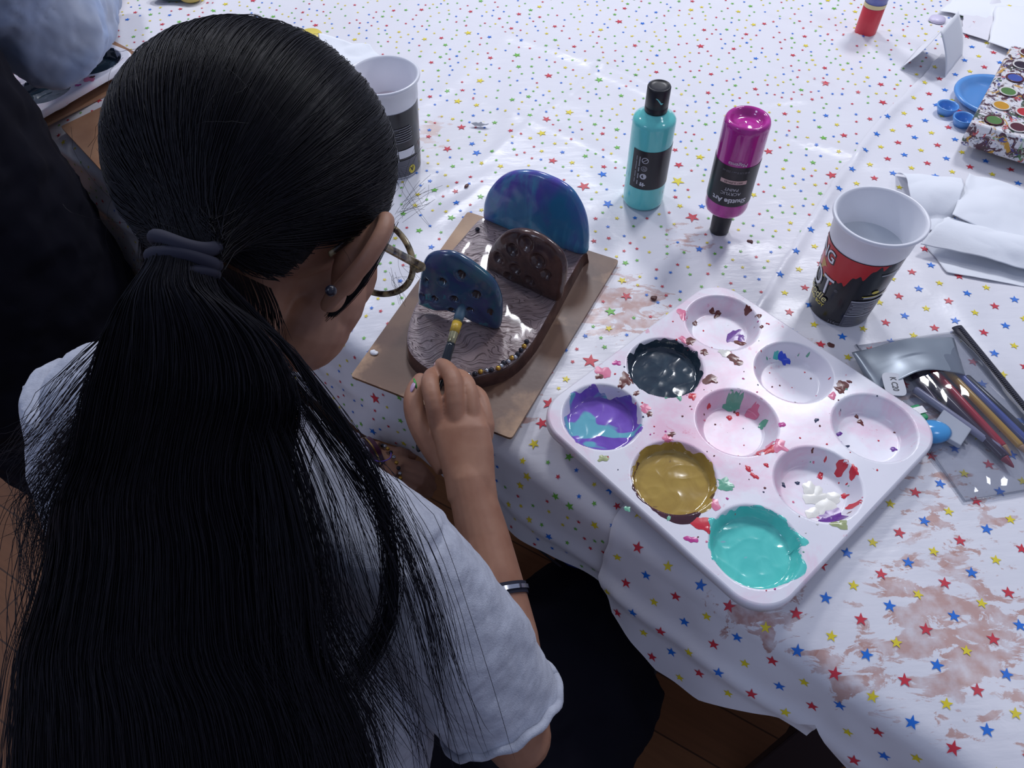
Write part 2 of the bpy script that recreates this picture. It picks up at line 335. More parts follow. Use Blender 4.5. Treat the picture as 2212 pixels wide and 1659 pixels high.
# first cloth: covers the whole table, stars of several sizes
mb = MB(); NS = 300; sv = [-1.75 + 2.1 * i / NS for i in range(NS + 1)]
tv_top = [1.62 - (1.62 - RB) * j / 190 for j in range(191)]; nh = 34
rows = []
for s in sv:
    L = hem(s, HEM_L); tl = tv_top + [RB - ARC * (k + 1) / 6 for k in range(6)] + [RB - ARC - L * (k + 1) / nh for k in range(nh)]
    rows.append([drape(s, t) for t in tl])
m_ = len(rows[0]); mb.v = [p for r in rows for p in r]
mb.f = [(i * m_ + j, i * m_ + j + 1, (i + 1) * m_ + j + 1, (i + 1) * m_ + j) for i in range(NS) for j in range(m_ - 1)]; mb.i = [0] * len(mb.f)
G = {'y': 1, 'b': 2, 'r': 3, 'g': 4}
LISTS = [((1000, 0), 3.3515, "390,403,g,3 125,585,y,3 620,553,r,3 985,580,g,3 770,815,y,3 605,865,r,3 570,968,y,3.2 875,1352,r,4 1010,1268,b,3 1050,1480,b,3.2 650,1170,r,3 100,1108,b,3 1555,1315,y,4 1560,1205,r,3 1715,1145,y,3 1720,333,r,3 1130,158,r,3 38,242,y,3 1660,1580,r,4 405,105,r,2.2 55,90,r,2 490,75,g,2 350,210,r,2 665,192,r,2 668,292,g,2 805,338,r,2 1245,338,r,2 983,458,g,2 192,272,b,2 392,162,b,1.5 1170,65,r,2 1300,170,b,2 1350,30,g,1.5 1650,75,y,2.4 1660,15,r,2 1950,30,g,1.5 2080,50,g,2 1745,222,r,2 2180,178,r,2 2050,248,r,2 1960,355,r,2 2120,423,b,2 2055,310,b,1.5 1795,543,r,2 1400,525,r,2 1250,555,g,2 1375,463,y,1.5 1490,360,g,1.5 475,705,g,2 485,838,g,2 230,888,g,2 345,952,r,2 955,900,g,1.8 1010,968,r,1.8 1115,937,g,2 1145,697,g,2 885,1138,g,2 720,1108,b,1.7 790,1183,y,2 370,1085,g,1.5 665,1047,y,1.5 570,1100,y,1.6 135,1185,y,1.6 55,1285,r,1.5 400,1240,r,1.5 775,923,g,1.3 900,806,b,1.3 1020,1210,r,2 580,1290,r,2 1535,1090,r,2 1775,675,r,2 2115,650,r,2 1970,628,g,1.6 1840,748,g,1.6 1730,1495,b,2.2 1570,1498,y,2 1245,1578,b,1.5 1115,1578,y,1.5 960,1583,r,1.5 128,1425,g,2.2 500,430,g,1.2 497,487,g,1.5 75,838,b,1.5 625,665,y,1.3 1115,830,y,1.2 1625,765,b,1.3 1805,620,b,1.3 1950,690,y,1.2 1580,692,y,1.3 1675,560,g,1.6"),
 ((680, 80), 3.456, "870,193,r,2 975,63,g,2 945,10,r,2 785,147,g,1.6 1060,143,b,1.5 922,250,g,1.5 990,408,g,2 1103,400,r,2 860,452,r,2 1068,480,y,3 1095,675,r,3 1030,613,y,1.6 850,585,g,1.5 850,745,r,2 990,835,r,3 995,772,y,1.3 875,392,b,1.3 1100,340,r,1.2 895,1148,g,2.5 770,1180,y,2 1057,1242,b,2.3 1020,1350,g,2.5 750,1260,y,1.8 860,1075,b,1.6 1060,1090,r,1.5 660,1320,g,2 980,1310,y,1.4 870,1570,b,2 740,1635,g,1.8 1030,965,g,1.8 975,1030,y,1.4 1050,1155,r,2 790,1330,b,1.2 935,1245,g,1.3 1240,1190,g,2 1165,1048,r,1.4"),
 ((1652, 0), 3.95, "515,720,r,3 1005,880,r,3 990,720,r,2.5 310,770,g,2 510,585,r,2 500,1180,g,2.5 675,1155,r,2.5 570,1495,r,3.5 410,1390,g,2 465,1085,g,1.8 520,990,b,2 615,1065,y,1.8 895,1020,r,2 790,803,r,1.8 655,815,b,1.3 875,663,y,1.8 665,600,y,1.6 405,520,y,1.6 350,390,y,2.2 470,240,y,2.2 590,78,g,2.2 340,312,r,2 295,185,r,1.6 230,328,g,1.6 130,365,r,1.3 705,548,g,1.5 1025,658,b,1.6 1190,310,y,1.8 1130,723,y,1.6 170,973,r,2 400,860,r,1.5 120,903,y,1.5 775,985,b,1.3 950,803,y,1.4 360,1183,y,1.6 625,1308,y,1.5 435,1253,b,1.4 475,1335,b,1.3 330,1445,y,1.5 155,1447,y,1.5 235,1508,b,1.3 430,1577,y,1.5 160,1607,y,1.4 785,395,r,1.3 1230,535,r,1.5 30,1295,r,3"),
 ((740, 360), 2.7656, "1690,575,g,2 1670,680,y,2.5 1695,775,r,3 1600,870,g,3 1590,970,y,2 1450,1013,b,1.5 1740,903,g,1.2 1565,1080,g,1.5 1480,1165,r,4 1335,1270,y,2 1235,1413,r,3.3 1190,1520,r,2.8 1313,1622,g,2 345,683,b,1.6 175,1400,r,3.5 297,1418,g,2 325,1537,g,1.8 205,1560,b,2.6 45,1275,g,2.5 1620,303,y,1.6 1590,428,r,1.5 1513,310,r,1.3 1745,303,b,1.6 1500,450,r,1.8 1585,358,b,1.3"),
 ((640, 720), 2.765, "1325,735,y,2.3 1510,760,g,2 1600,875,g,2.2 1460,862,b,2 1630,718,g,2 1590,627,g,1.8 1420,632,y,2.4 1315,840,g,2.8 1305,945,y,2.2 1268,1023,y,1.7 1520,1020,y,3.5 1525,957,y,2 1640,980,y,1.7 1395,1110,y,1.8 1515,1208,b,2 1640,1140,r,4 635,665,y,2 708,660,g,1.7 812,798,g,2"),
 ((0, 0), 3.95, "1155,108,r,2 1540,80,r,2 1285,125,g,2 1385,208,r,2.2 1825,105,g,2.2 1925,40,y,2.5 1530,190,g,2 1255,240,g,2 1450,135,b,1.8 1140,315,g,2 1370,68,y,1.6 845,865,r,2.6 565,1000,r,1.4 785,945,r,1.3 1245,405,r,1.8 2160,10,r,2.5 850,1580,g,1.6 1015,65,g,1.6 1190,45,b,1.2 1280,178,y,1.4 1010,265,r,1.4 920,1650,r,2"),
 ((340, 0), 3.3515, "165,70,r,2 495,35,y,2.5 695,8,r,2.4 405,92,g,2.2 838,120,g,2.2 735,55,g,1.5 160,165,g,1.8 35,178,r,2.2 90,115,b,1.7 1145,182,r,2.4 1230,228,g,1.5 1085,250,y,2.2 1460,245,y,1.4 1710,78,r,1.8 1800,78,g,1.7 1430,42,r,1.5 1660,187,r,1.5 2060,275,r,2.6 2083,328,g,2 1900,410,g,1.6 1985,457,r,2.2 2165,408,b,1.8 2035,512,g,1.6")]
occ = []
def free(s, t, d):
    return all(abs(s - a) > (d + b_) or abs(t - c) > (d + b_) or math.hypot(s - a, t - c) > d + b_ for a, c, b_ in occ)
for (ox, oy), sc, txt in LISTS:
    for it in txt.split():
        x, y, c, k = it.split(','); s, t = unroll(ox + float(x) / sc, oy + float(y) / sc); R = 0.0024 * float(k)
        if not free(s, t, R * 0.9): continue
        if t < RB - ARC - hem(s, HEM_L) + R: continue
        occ.append((s, t, R)); star(mb, s, t, R, G[c], 0.0007, rng.uniform(0, 6.28), drape)
grid = {}
for a, c, b_ in occ: grid.setdefault((int(a // .03), int(c // .03)), []).append((a, c, b_))
def freeg(s, t, d):
    gi, gj = int(s // .03), int(t // .03)
    for i in (-1, 0, 1):
        for j in (-1, 0, 1):
            for a, c, b_ in grid.get((gi + i, gj + j), ()):
                if math.hypot(s - a, t - c) < d + b_: return False
    return True
for k in range(26000):
    s = rng.uniform(-1.7, 0.33); L = hem(s, HEM_L); t = rng.uniform(RB - ARC - L + 0.006, 1.6)
    if s > 0.13 and t < 0.9: continue
    rr = rng.random(); R = 0.0052 if rr < 0.10 else (0.0040 if rr < 0.3 else 0.0028)
    if k > 2500: R = 0.0028
    if not freeg(s, t, R + 0.0062): continue
    grid.setdefault((int(s // .03), int(t // .03)), []).append((s, t, R))
    star(mb, s, t, R, int(rng.choice([1, 2, 3, 4], p=[.27, .2, .23, .3])), 0.0007, rng.uniform(0, 6.28), drape)
o = mb.build('tablecloth', [CL] + SC)
tag(o, 'large white plastic tablecloth with stars of many sizes including green, under the paint bottles', 'tablecloth')

# second cloth: laid over the right-hand end, an even lattice of red, blue and yellow stars
BND = [(-.30, .140), (-.02, .118), (.013, .114), (.15, .104), (.347, .085), (.418, .078), (.541, .066), (.668, .056), (.747, .053), (.896, .057), (1.06, .060), (1.7, .07)]
def bnd(t):
    return hem(t, [(a, b) for a, b in BND]) + 0.0035 * noise.noise((t * 16, 3, 1)) + 0.002 * noise.noise((t * 45, 9, 1))
def drape2(s, t, lift=0.0):
    e = max(0, s - bnd(t)); curl = 0.0045 * math.exp(-((e - 0.004) / 0.008) ** 2) * (0.7 + 0.5 * noise.noise((t * 12, 0, 7)))
    curl += 0.0012 * max(0, noise.noise((s * 22, t * 22, 5)))
    if t < RB: curl *= 0.6
    flare = 0.0
    if t < RB - ARC:
        dn = RB - ARC - t; flare = dn * 0.16 * math.exp(-((s - 0.20) / 0.075) ** 2) + dn * 0.06
    P = drape(s, t, 0.0022 + curl + lift)
    if flare: P = P + Vector((-NN[0] * flare, -NN[1] * flare, flare * 0.30))
    return P
mb = MB(); NT_ = [1.62 - (1.62 - RB) * j / 200 for j in range(201)] + [RB - ARC * (k + 1) / 6 for k in range(6)]
cols = 130; nh = 40; rows = []
for i in range(cols + 1):
    u = (i / cols) ** 1.25; r = []
    for t in NT_: b0 = bnd(t); r.append(drape2(b0 + (0.95 - b0) * u, t))
    for k in range(nh):
        b0 = bnd(RB - ARC); s = b0 + (0.95 - b0) * u; L = hem(s, HEM_R); t = RB - ARC - L * (k + 1) / nh; b1 = bnd(t); s = b1 + (0.95 - b1) * u; r.append(drape2(s, t))
    rows.append(r)
m_ = len(rows[0]); mb.v = [p for r in rows for p in r]
mb.f = [(i * m_ + j, i * m_ + j + 1, (i + 1) * m_ + j + 1, (i + 1) * m_ + j) for i in range(cols) for j in range(m_ - 1)]; mb.i = [0] * len(mb.f)
for i in range(-40, 50):
    for j in range(-50, 30):
        x = 0.34574 + 0.024359 * i - 0.0021576 * j; y = 0.31963 - 0.01944 * i - 0.0289836 * j
        s, t = st((x, y)); s += rng.normal(0, .0006); t += rng.normal(0, .0006)
        if s > 0.93 or t > 1.58 or s < bnd(t) + 0.006: continue
        if t < RB - ARC and -(t - RB + ARC) > hem(s, HEM_R) - 0.008: continue
        c = (i + 2 * j) % 3; th = math.atan2(EE[1], EE[0])
        star(mb, s, t, (0.0050, 0.0056, 0.0058)[c], 1 + c, 0.0006, 1.95 + rng.normal(0, .08), drape2)
o = mb.build('tablecloth', [CR] + SC)
tag(o, 'second white cloth with even rows of red, blue and yellow stars, on the right', 'tablecloth')
# blue cloth edge seen under the hem
mb = MB(); rowsb = []
for s, z0, z1 in ((-0.02, -.125, -.155), (.03, -.115, -.165), (.07, -.10, -.17), (.11, -.09, -.185), (.135, -.09, -.20)):
    X, Y = xy(s, 0.006); X2, Y2 = xy(s, 0.010); rowsb.append([Vector((X, Y, z0)), Vector((X, Y, z1)), Vector((X2, Y2, z1)), Vector((X2, Y2, z0))])
mb.loft(rowsb); o = mb.build('blue_cloth', mat('blue_fabric', srgb(45, 75, 170), 0.8), None, False)
tag(o, 'strip of blue cloth showing just under the white tablecloth hem beside the dark lap', 'cloth')
o = MB().tube([Vector((*xy(s, 0.0), z)) for s, z in ((-0.02, -.157), (.03, -.167), (.07, -.172), (.11, -.187), (.135, -.202))], 0.0014, 6).build('seam', DARK)
o.parent = bpy.data.objects['blue_cloth']

# ------------------------------------------------------------------ boards
def wood(name, c1, c2, stains=()):
    m = mat(name, c1, 0.42); q = NT(m); p = q.pos(); c = q.mix(q.mapr(q.noise(p, 18, 5, .6), .35, .7), c1, c2)
    for P, r0, r1, th, cc in stains:
        f = q.mapr(q.math('ADD', q.noise(p, 16, 5, .6), q.math('MULTIPLY', q.near(p, P, r0, r1), .5)), th, th + .18, 0, .85); c = q.mix(f, c, cc)
    q.col(c); q.bump(q.noise(p, 160, 3), .15, .0006); return m
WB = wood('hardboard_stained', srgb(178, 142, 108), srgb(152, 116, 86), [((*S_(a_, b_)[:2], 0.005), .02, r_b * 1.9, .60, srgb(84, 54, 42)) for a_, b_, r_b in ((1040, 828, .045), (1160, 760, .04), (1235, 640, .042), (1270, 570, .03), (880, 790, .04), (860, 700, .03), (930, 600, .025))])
def hwe(name, corners, label, mt, z0=.003, th=.0035, grp=None):
    P = [pt(x, y, z0 + th) for x, y in corners]; c = sum(P, Vector()) / 4
    poly = []
    for i in range(4):          # slightly rounded corners
        a, b, d = P[i - 1], P[i], P[(i + 1) % 4]
        for k in range(4): u = k / 3; q0 = b + (a - b).normalized() * .004; q1 = b + (d - b).normalized() * .004; poly.append(((q0 * (1 - u) ** 2 + b * 2 * u * (1 - u) + q1 * u * u).xy))
    o = MB().slab(poly, z0, z0 + th).build(name, mt); autosmooth(fixn(o)); tag(o, label, 'board', grp); return o
hwe('hardboard_sheet', [(1010, 457), (1337, 562), (1105, 947), (757, 812)], 'brown hardboard sheet under the clay sculpture, in front of the girl', WB)
WB2 = wood('hardboard_plain', srgb(172, 130, 98), srgb(150, 108, 80))
hwe('hardboard_sheet', [(131, 273), (262, 210), (420, 330), (255, 407)], 'brown hardboard sheet half hidden behind the left of the dark hair', WB2)

# ------------------------------------------------------------------ clay sculpture
CLAY = mat('wet_clay', srgb(120, 104, 104), 0.12, Coat_Weight=0.6, Coat_Roughness=0.06); q = NT(CLAY); p = q.pos()
pw = q.scaled(p, (10, 95, 10), (0, 0, .12)); n0 = q.noise(q.scaled(p, (1, 1, 1)), 16, 2, .5); av = q.n('ShaderNodeVectorMath', operation='ADD'); cx_n = q.n('ShaderNodeCombineXYZ'); q.l(q.math('MULTIPLY', n0, 9.0), cx_n.inputs[1]); q.l(pw, av.inputs[0]); q.l(cx_n.outputs[0], av.inputs[1])
ln = q.noise(av.outputs[0], 1.6, 2, .4); gr = q.mapr(q.math('ABSOLUTE', q.math('SUBTRACT', q.math('FRACT', q.math('MULTIPLY', ln, 9.0)), .5)), .0, .14, 0, 1)
c = q.mix(gr, srgb(74, 56, 54), srgb(150, 132, 132)); c = q.mix(q.mapr(q.noise(p, 22, 4), .4, .7, 0, .6), c, srgb(118, 96, 94)); q.col(c)
q.bump(q.math('ADD', q.math('MULTIPLY', gr, .8), q.math('MULTIPLY', q.noise(p, 150, 5, .7), .9)), .8, .0012)
CLAYD = mat('dark_clay', srgb(72, 48, 44), 0.25, Coat_Weight=0.4); q = NT(CLAYD); q.col(q.mix(q.mapr(q.noise(q.pos(), 60, 4), .35, .7), srgb(58, 38, 36), srgb(92, 64, 56))); q.bump(q.noise(q.pos(), 150, 4), .4, .001)
top = [(1047, 466), (1030, 478), (1000, 512), (957, 563), (918, 625), (893, 668), (879, 722), (884, 758), (908, 785), (942, 803), (1008, 815), (1040, 811), (1102, 788), (1149, 740), (1192, 667), (1230, 600), (1258, 552), (1266, 543), (1210, 522), (1150, 502), (1095, 482)]
C = thing('clay_sculpture', 'wet brown and teal clay sculpture with three upright discs on the brown hardboard', 'sculpture', tuple(pt(1060, 660, .0066)))
ZT = .0235; P = [pt(x, y, ZT) for x, y in top]; sp = spline([p.xy for p in P + [P[0]]], 97)[:-1]; cc = sp.mean(0)
mb = MB(); rings = []
for dr, z in ((.0035, .0066), (.0022, .012), (.001, .019), (-.0005, .0225), (-.003, ZT)):
    rings.append([Vector((cc[0] + (p_[0] - cc[0]) * (1 + dr / np.linalg.norm(p_ - cc)), cc[1] + (p_[1] - cc[1]) * (1 + dr / np.linalg.norm(p_ - cc)), z)) for p_ in sp])
mb.loft(rings[:4], 1, caps=False); mb.loft([rings[3], rings[4]], 0, caps=False)
inner = []
for k in range(1, 15):
    f = 1 - k / 14; inner.append([Vector((cc[0] + (v.x - cc[0]) * f, cc[1] + (v.y - cc[1]) * f, ZT + .0007 * noise.noise((v.x * f * 60, v.y * f * 60, 0)))) for v in rings[4]])
mb.loft([rings[4]] + inner, 0, caps=False); mb.add(rings[0], [tuple(range(96))[::-1]], 1)
mb.build('base_slab', [CLAY, CLAYD], C)
def plate(name, pix, base0, base1, th, mats, pits=(), lean=0.0, bulge=.003, z0=ZT - .002, groove=0):
    P0, P1 = pt(*base0, ZT), pt(*base1, ZT); a = (P1 - P0); a.z = 0; a.normalize(); n = Vector((-a.y, a.x, 0))      # n points away from the viewer
    O = [on_vplane(x, y, P0, P1) for x, y in pix]; O = [(u_, max(z_, z0)) for u_, z_ in O]
    sp = spline(O + [O[0]], 121)[:-1]; c = sp.mean(0); NR = 26; v = []; f = []; ix = []
    def W(u_, z_, d): return P0 + a * u_ + n * (d + lean * (z_ - ZT)) + Vector((0, 0, z_ - P0.z))
    pitp = [(*on_vplane(x, y, P0, P1), r) for x, y, r in pits]
    for side in (0, 1):
        for r in range(NR + 1):
            fr = r / NR
            for s_ in sp:
                u_, z_ = c + (s_ - c) * fr; e = math.sqrt(max(0, 1 - fr ** 8)); d = (-1 if side == 0 else 1) * (th / 2) * (0.25 + 0.75 * e) - (bulge * (1 - fr * fr) if side == 0 else 0)
                d += .0006 * noise.noise((u_ * 70, z_ * 70, side * 5))
                if side == 0:
                    for pu, pz, pr in pitp:
                        dd = math.hypot(u_ - pu, z_ - pz) / pr
                        if dd < 1.5: d += .0045 * max(0, 1 - dd ** 3) - .0008 * math.exp(-((dd - 1.15) / .2) ** 2)
                v.append(W(u_, max(z_, z0), d))
        off = side * (NR + 1) * 120
        for r in range(NR):
            for k in range(120):
                k2 = (k + 1) % 120; q4 = (off + r * 120 + k, off + r * 120 + k2, off + (r + 1) * 120 + k2, off + (r + 1) * 120 + k); f.append(q4 if side == 0 else q4[::-1])
                if side == 0 and pitp:
                    u_, z_ = c + (sp[k] - c) * ((r + .5) / NR); ix.append(1 if any(math.hypot(u_ - pu, z_ - pz) < pr * .85 for pu, pz, pr in pitp) else 0)
                else: ix.append(0)
    o1 = NR * 120; o2 = (2 * NR + 1) * 120
    for k in range(120): k2 = (k + 1) % 120; f.append((o1 + k, o1 + k2, o2 + k2, o2 + k)); ix.append(0)
    mb = MB(); mb.add(v, f); mb.i = ix; return fixn(mb.build(name, mats, C))
BL = mat('blue_paint', srgb(50, 80, 150), 0.22, Coat_Weight=0.5, Coat_Roughness=.1); q = NT(BL); p = q.obj()
ps = q.scaled(p, (1, 1, .35), (0, .7, .5)); n1 = q.noise(ps, 26, 5, .6, .8); n2 = q.noise(q.scaled(p, (1, 1, .5), (.3, .8, .2)), 14, 3, .5, .4)
c = q.mix(q.mapr(n2, .42, .58), srgb(92, 82, 175), srgb(45, 118, 160)); c = q.mix(q.mapr(n1, .52, .66, 0, .85), c, srgb(75, 160, 190)); c = q.mix(q.mapr(n1, .30, .44, .8, 0), c, srgb(80, 68, 155)); q.col(c); q.bump(n1, .35, .001)
plate('back_disc', [(1046, 470), (1046, 440), (1056, 412), (1078, 388), (1108, 377), (1150, 379), (1192, 394), (1228, 416), (1252, 448), (1266, 485), (1270, 525), (1263, 547), (1210, 540), (1150, 512), (1095, 490)], (1050, 474), (1262, 546), .013, [BL], lean=.10)
plate('middle_disc', [(1053, 575), (1055, 550), (1065, 527), (1085, 508), (1112, 503), (1145, 510), (1180, 530), (1208, 556), (1219, 585), (1216, 620), (1206, 648), (1160, 632), (1100, 600)], (1055, 576), (1206, 648), .011, [CLAYD, CLAYD], pits=[(1110, 537, .0075), (1137, 527, .009), (1082, 553, .007), (1120, 575, .007), (1165, 560, .009), (1183, 588, .007), (1150, 600, .007), (1105, 590, .006)], lean=.12)
TB = mat('teal_paint', srgb(30, 60, 85), 0.2, Coat_Weight=0.5, Coat_Roughness=.1); q = NT(TB); p = q.obj(); n1 = q.noise(p, 34, 5, .6, .8)
c = q.mix(q.mapr(n1, .35, .65), srgb(56, 62, 108), srgb(38, 86, 104)); c = q.mix(q.mapr(q.math('ADD', q.noise(p, 50, 4, .6), q.math('MULTIPLY', q.near(p, tuple(pt(915, 640, .03)), .0, .045), .3)), .66, .72, 0, .9), c, srgb(35, 130, 140)); q.col(c); q.bump(n1, .4, .001)
HOLE = mat('dark_hollow', srgb(52, 36, 36), .3)
zz = lambda x, y: (740 + x / 2.7656, 360 + y / 2.7656)
plate('front_disc', [zz(*k) for k in ((455, 815), (452, 740), (462, 640), (480, 575), (520, 545), (590, 537), (660, 550), (740, 590), (830, 650), (900, 710), (940, 790), (950, 860), (944, 950), (900, 955), (800, 925), (690, 870), (620, 855), (550, 850))], zz(500, 860), zz(945, 965), .012, [TB, HOLE],
      pits=[(*zz(*k), r) for *k, r in ((503, 682, .0035), (605, 676, .0048), (708, 640, .0052), (485, 765, .004), (562, 772, .0045), (682, 768, .0048), (805, 748, .0055), (777, 832, .0042), (890, 848, .004), (665, 835, .0042))], lean=.10)
BEAD = [mat('bead_dark', (.02, .02, .03, 1), .08), mat('bead_silver', (.5, .52, .56, 1), .12, Metallic=.9), mat('bead_gold', (.7, .4, .08, 1), .15, Metallic=.8)]
for x, y, k in ((1100, 1045, 0), (1085, 1072, 2), (1067, 1095, 0), (1046, 1120, 0), (1030, 1138, 1), (1012, 1141, 2), (990, 1163, 1), (962, 1172, 0), (948, 1190, 1), (930, 1203, 2), (890, 1214, 0), (860, 1218, 1), (824, 1224, 2), (790, 1238, 0), (752, 1243, 1), (806, 374, 0)):
    P = pt(*zz(x, y), ZT + .002); MB().sphere(P, (.0029, .0029, .0026), n=14).build('bead', BEAD[k], C)

# ------------------------------------------------------------------ nine-well paint tray
TZ = .0265
LW = {(0, 0): (1560, 695), (1, 0): (1714, 806), (2, 0): (1891, 927), (0, 1): (1436, 792), (1, 1): (1590, 909), (2, 1): (1770, 1045), (0, 2): (1296, 893), (1, 2): (1459, 1028), (2, 2): (1635, 1177)}
PW = np.array([list(pt(*v, TZ).xy) for v in LW.values()]); UV = np.array([[a, b, 1.] for a, b in LW])
sol = np.linalg.lstsq(UV, PW, rcond=None)[0]; pu, pv, po = sol; po = po + pu + pv; su = np.linalg.norm(pu); sv_ = np.linalg.norm(pv)
TU = pu / su; TV = np.array([TU[1], -TU[0]]); TV = TV if TV @ pv > 0 else -TV; SP = (su + sv_) / 2
WR = .0375
def tray_z(a, b):
    z = TZ + .0004 * noise.noise((a * 25, b * 25, 0)); r = min(math.hypot(a - i * SP, b - j * SP) for i in (-1, 0, 1) for j in (-1, 0, 1))
    if r < WR + .002:
        k = (WR + .002 - r); z -= .019 * (1 - math.exp(-(k / .0052) ** 1.7)) if r > .029 else .019 * (1 - math.exp(-((WR + .002 - .029) / .0052) ** 1.7)) + (.0006 * (1 - (r / .029) ** 2))
    return z
def TP(a, b, z): return Vector((po[0] + TU[0] * a + TV[0] * b, po[1] + TU[1] * a + TV[1] * b, z))
HW = SP + WR + .0085; N = 240; mb = MB(); CRN = .034
def rmap(x, y):
    k = max(abs(x), abs(y))
    if k < .6: return x, y
    th = math.atan2(y, x); c_, s_ = abs(math.cos(th)), abs(math.sin(th)); Rs = HW / max(c_, s_)
    e = HW - CRN                                   # distance to the rounded square along this direction
    if min(c_, s_) * Rs <= e: Rr = Rs
    else: bq = e * (c_ + s_); Rr = bq + math.sqrt(max(0, bq * bq - (2 * e * e - CRN * CRN)))
    w_ = ((k - .6) / .4) ** 2; f = 1 + (Rr / Rs - 1) * w_; return x * f, y * f
ab = [[(lambda q_: (q_[0] * HW, q_[1] * HW))(rmap(-1 + 2 * i / N, -1 + 2 * j / N)) for j in range(N + 1)] for i in range(N + 1)]
mb.v = [TP(a, b, tray_z(a, b)) for r in ab for a, b in r]
mb.f = [(i * (N + 1) + j, (i + 1) * (N + 1) + j, (i + 1) * (N + 1) + j + 1, i * (N + 1) + j + 1) for i in range(N) for j in range(N)]; mb.i = [0] * len(mb.f)
loop = [(i, 0) for i in range(N)] + [(N, j) for j in range(N)] + [(N - i, N) for i in range(N)] + [(0, N - j) for j in range(N)]
for o_, dz in ((.0012, .0008), (.0022, .004), (.0026, .0095)):
    pass
rg = [[TP(ab[i][j][0], ab[i][j][1], tray_z(*ab[i][j])) for i, j in loop]]
for o_, dz in ((.0013, .0006), (.0024, .0025), (.0028, .0095), (.0018, .0100), (.0008, .0095), (.0006, .0026)):
    rg.append([TP(ab[i][j][0] * (1 + o_ / HW), ab[i][j][1] * (1 + o_ / HW), TZ - dz) for i, j in loop])
mb.loft(rg, 0, caps=False)
for i in (-1, 0, 1):                              # cups under the sheet
    for j in (-1, 0, 1):
        prof = [(.0395, TZ - .0022), (.037, TZ - .008), (.0325, TZ - .0195), (.030, TZ - .0212), (.001, TZ - .0212)]
        mb.lathe([(r, z) for r, z in prof], Matrix.Translation(TP(i * SP, j * SP, 0)), 40)
TR = mat('tray_plastic', (.84, .83, .89, 1), .28); q = NT(TR); p = q.pos(); cen = TP(-.02, .015, TZ)
f = q.math('MULTIPLY', q.mapr(q.math('ADD', q.noise(p, 14, 6, .65, .5), q.math('MULTIPLY', q.near(p, tuple(cen), .02, .13), .22)), .52, .78, 0, .75), 1.0)
c = q.mix(f, (.84, .83, .89, 1), srgb(240, 178, 205)); c = q.mix(q.mapr(q.noise(p, 60, 6, .7), .64, .70, 0, .6), c, srgb(222, 120, 150))
c = q.mix(q.mapr(q.noise(p, 90, 5, .7, .4), .69, .715, 0, .85), c, srgb(120, 60, 60)); q.col(c); q.bump(q.noise(p, 60, 3), .08, .001)
PM = {k: mat('splash_' + k, srgb(*v), .25) for k, v in dict(brown=(110, 55, 50), red=(215, 55, 70), pink=(232, 130, 160), green=(110, 180, 150), navy=(50, 60, 90), blue=(60, 90, 220), purple=(110, 60, 150), cream=(232, 232, 222), magenta=(200, 70, 150), teal=(80, 200, 190), olive=(170, 180, 130)).items()}
pk = list(PM); TT = thing('paint_tray', 'white nine-well paint tray with pink smears, holding pools of dark, purple, mustard and turquoise paint', 'paint tray', tuple(TP(0, 0, .003)))
z8 = lambda x, y: (1180 + x / 2.4393, 620 + y / 2.4393)
def tab(P): d = np.array([P.x, P.y]) - po; return float(d @ TU), float(d @ TV)
def splat(mb, a, b, r, mi, jag=.45, el=1.0, rot=0, n=18, lift=.0005):
    ph = rng.uniform(0, 99); v = [TP(a, b, tray_z(a, b) + lift + .0003)]
    for ring in (.5, 1.0):
        for k in range(n):
            t = 2 * PI * k / n; R = r * ring * (1 + jag * noise.noise((math.cos(t) * 1.4 + ph, math.sin(t) * 1.4, ph)) * 1.6); x, y = R * math.cos(t) * el, R * math.sin(t) / el
            x, y = x * math.cos(rot) - y * math.sin(rot), x * math.sin(rot) + y * math.cos(rot); aa, bb = a + x, b + y; v.append(TP(aa, bb, tray_z(aa, bb) + lift * (1 if ring < 1 else .5)))
    mb.add(v, [(0, 1 + k, 1 + (k + 1) % n) for k in range(n)] + [(1 + k, 1 + n + k, 1 + n + (k + 1) % n, 1 + (k + 1) % n) for k in range(n)], mi)
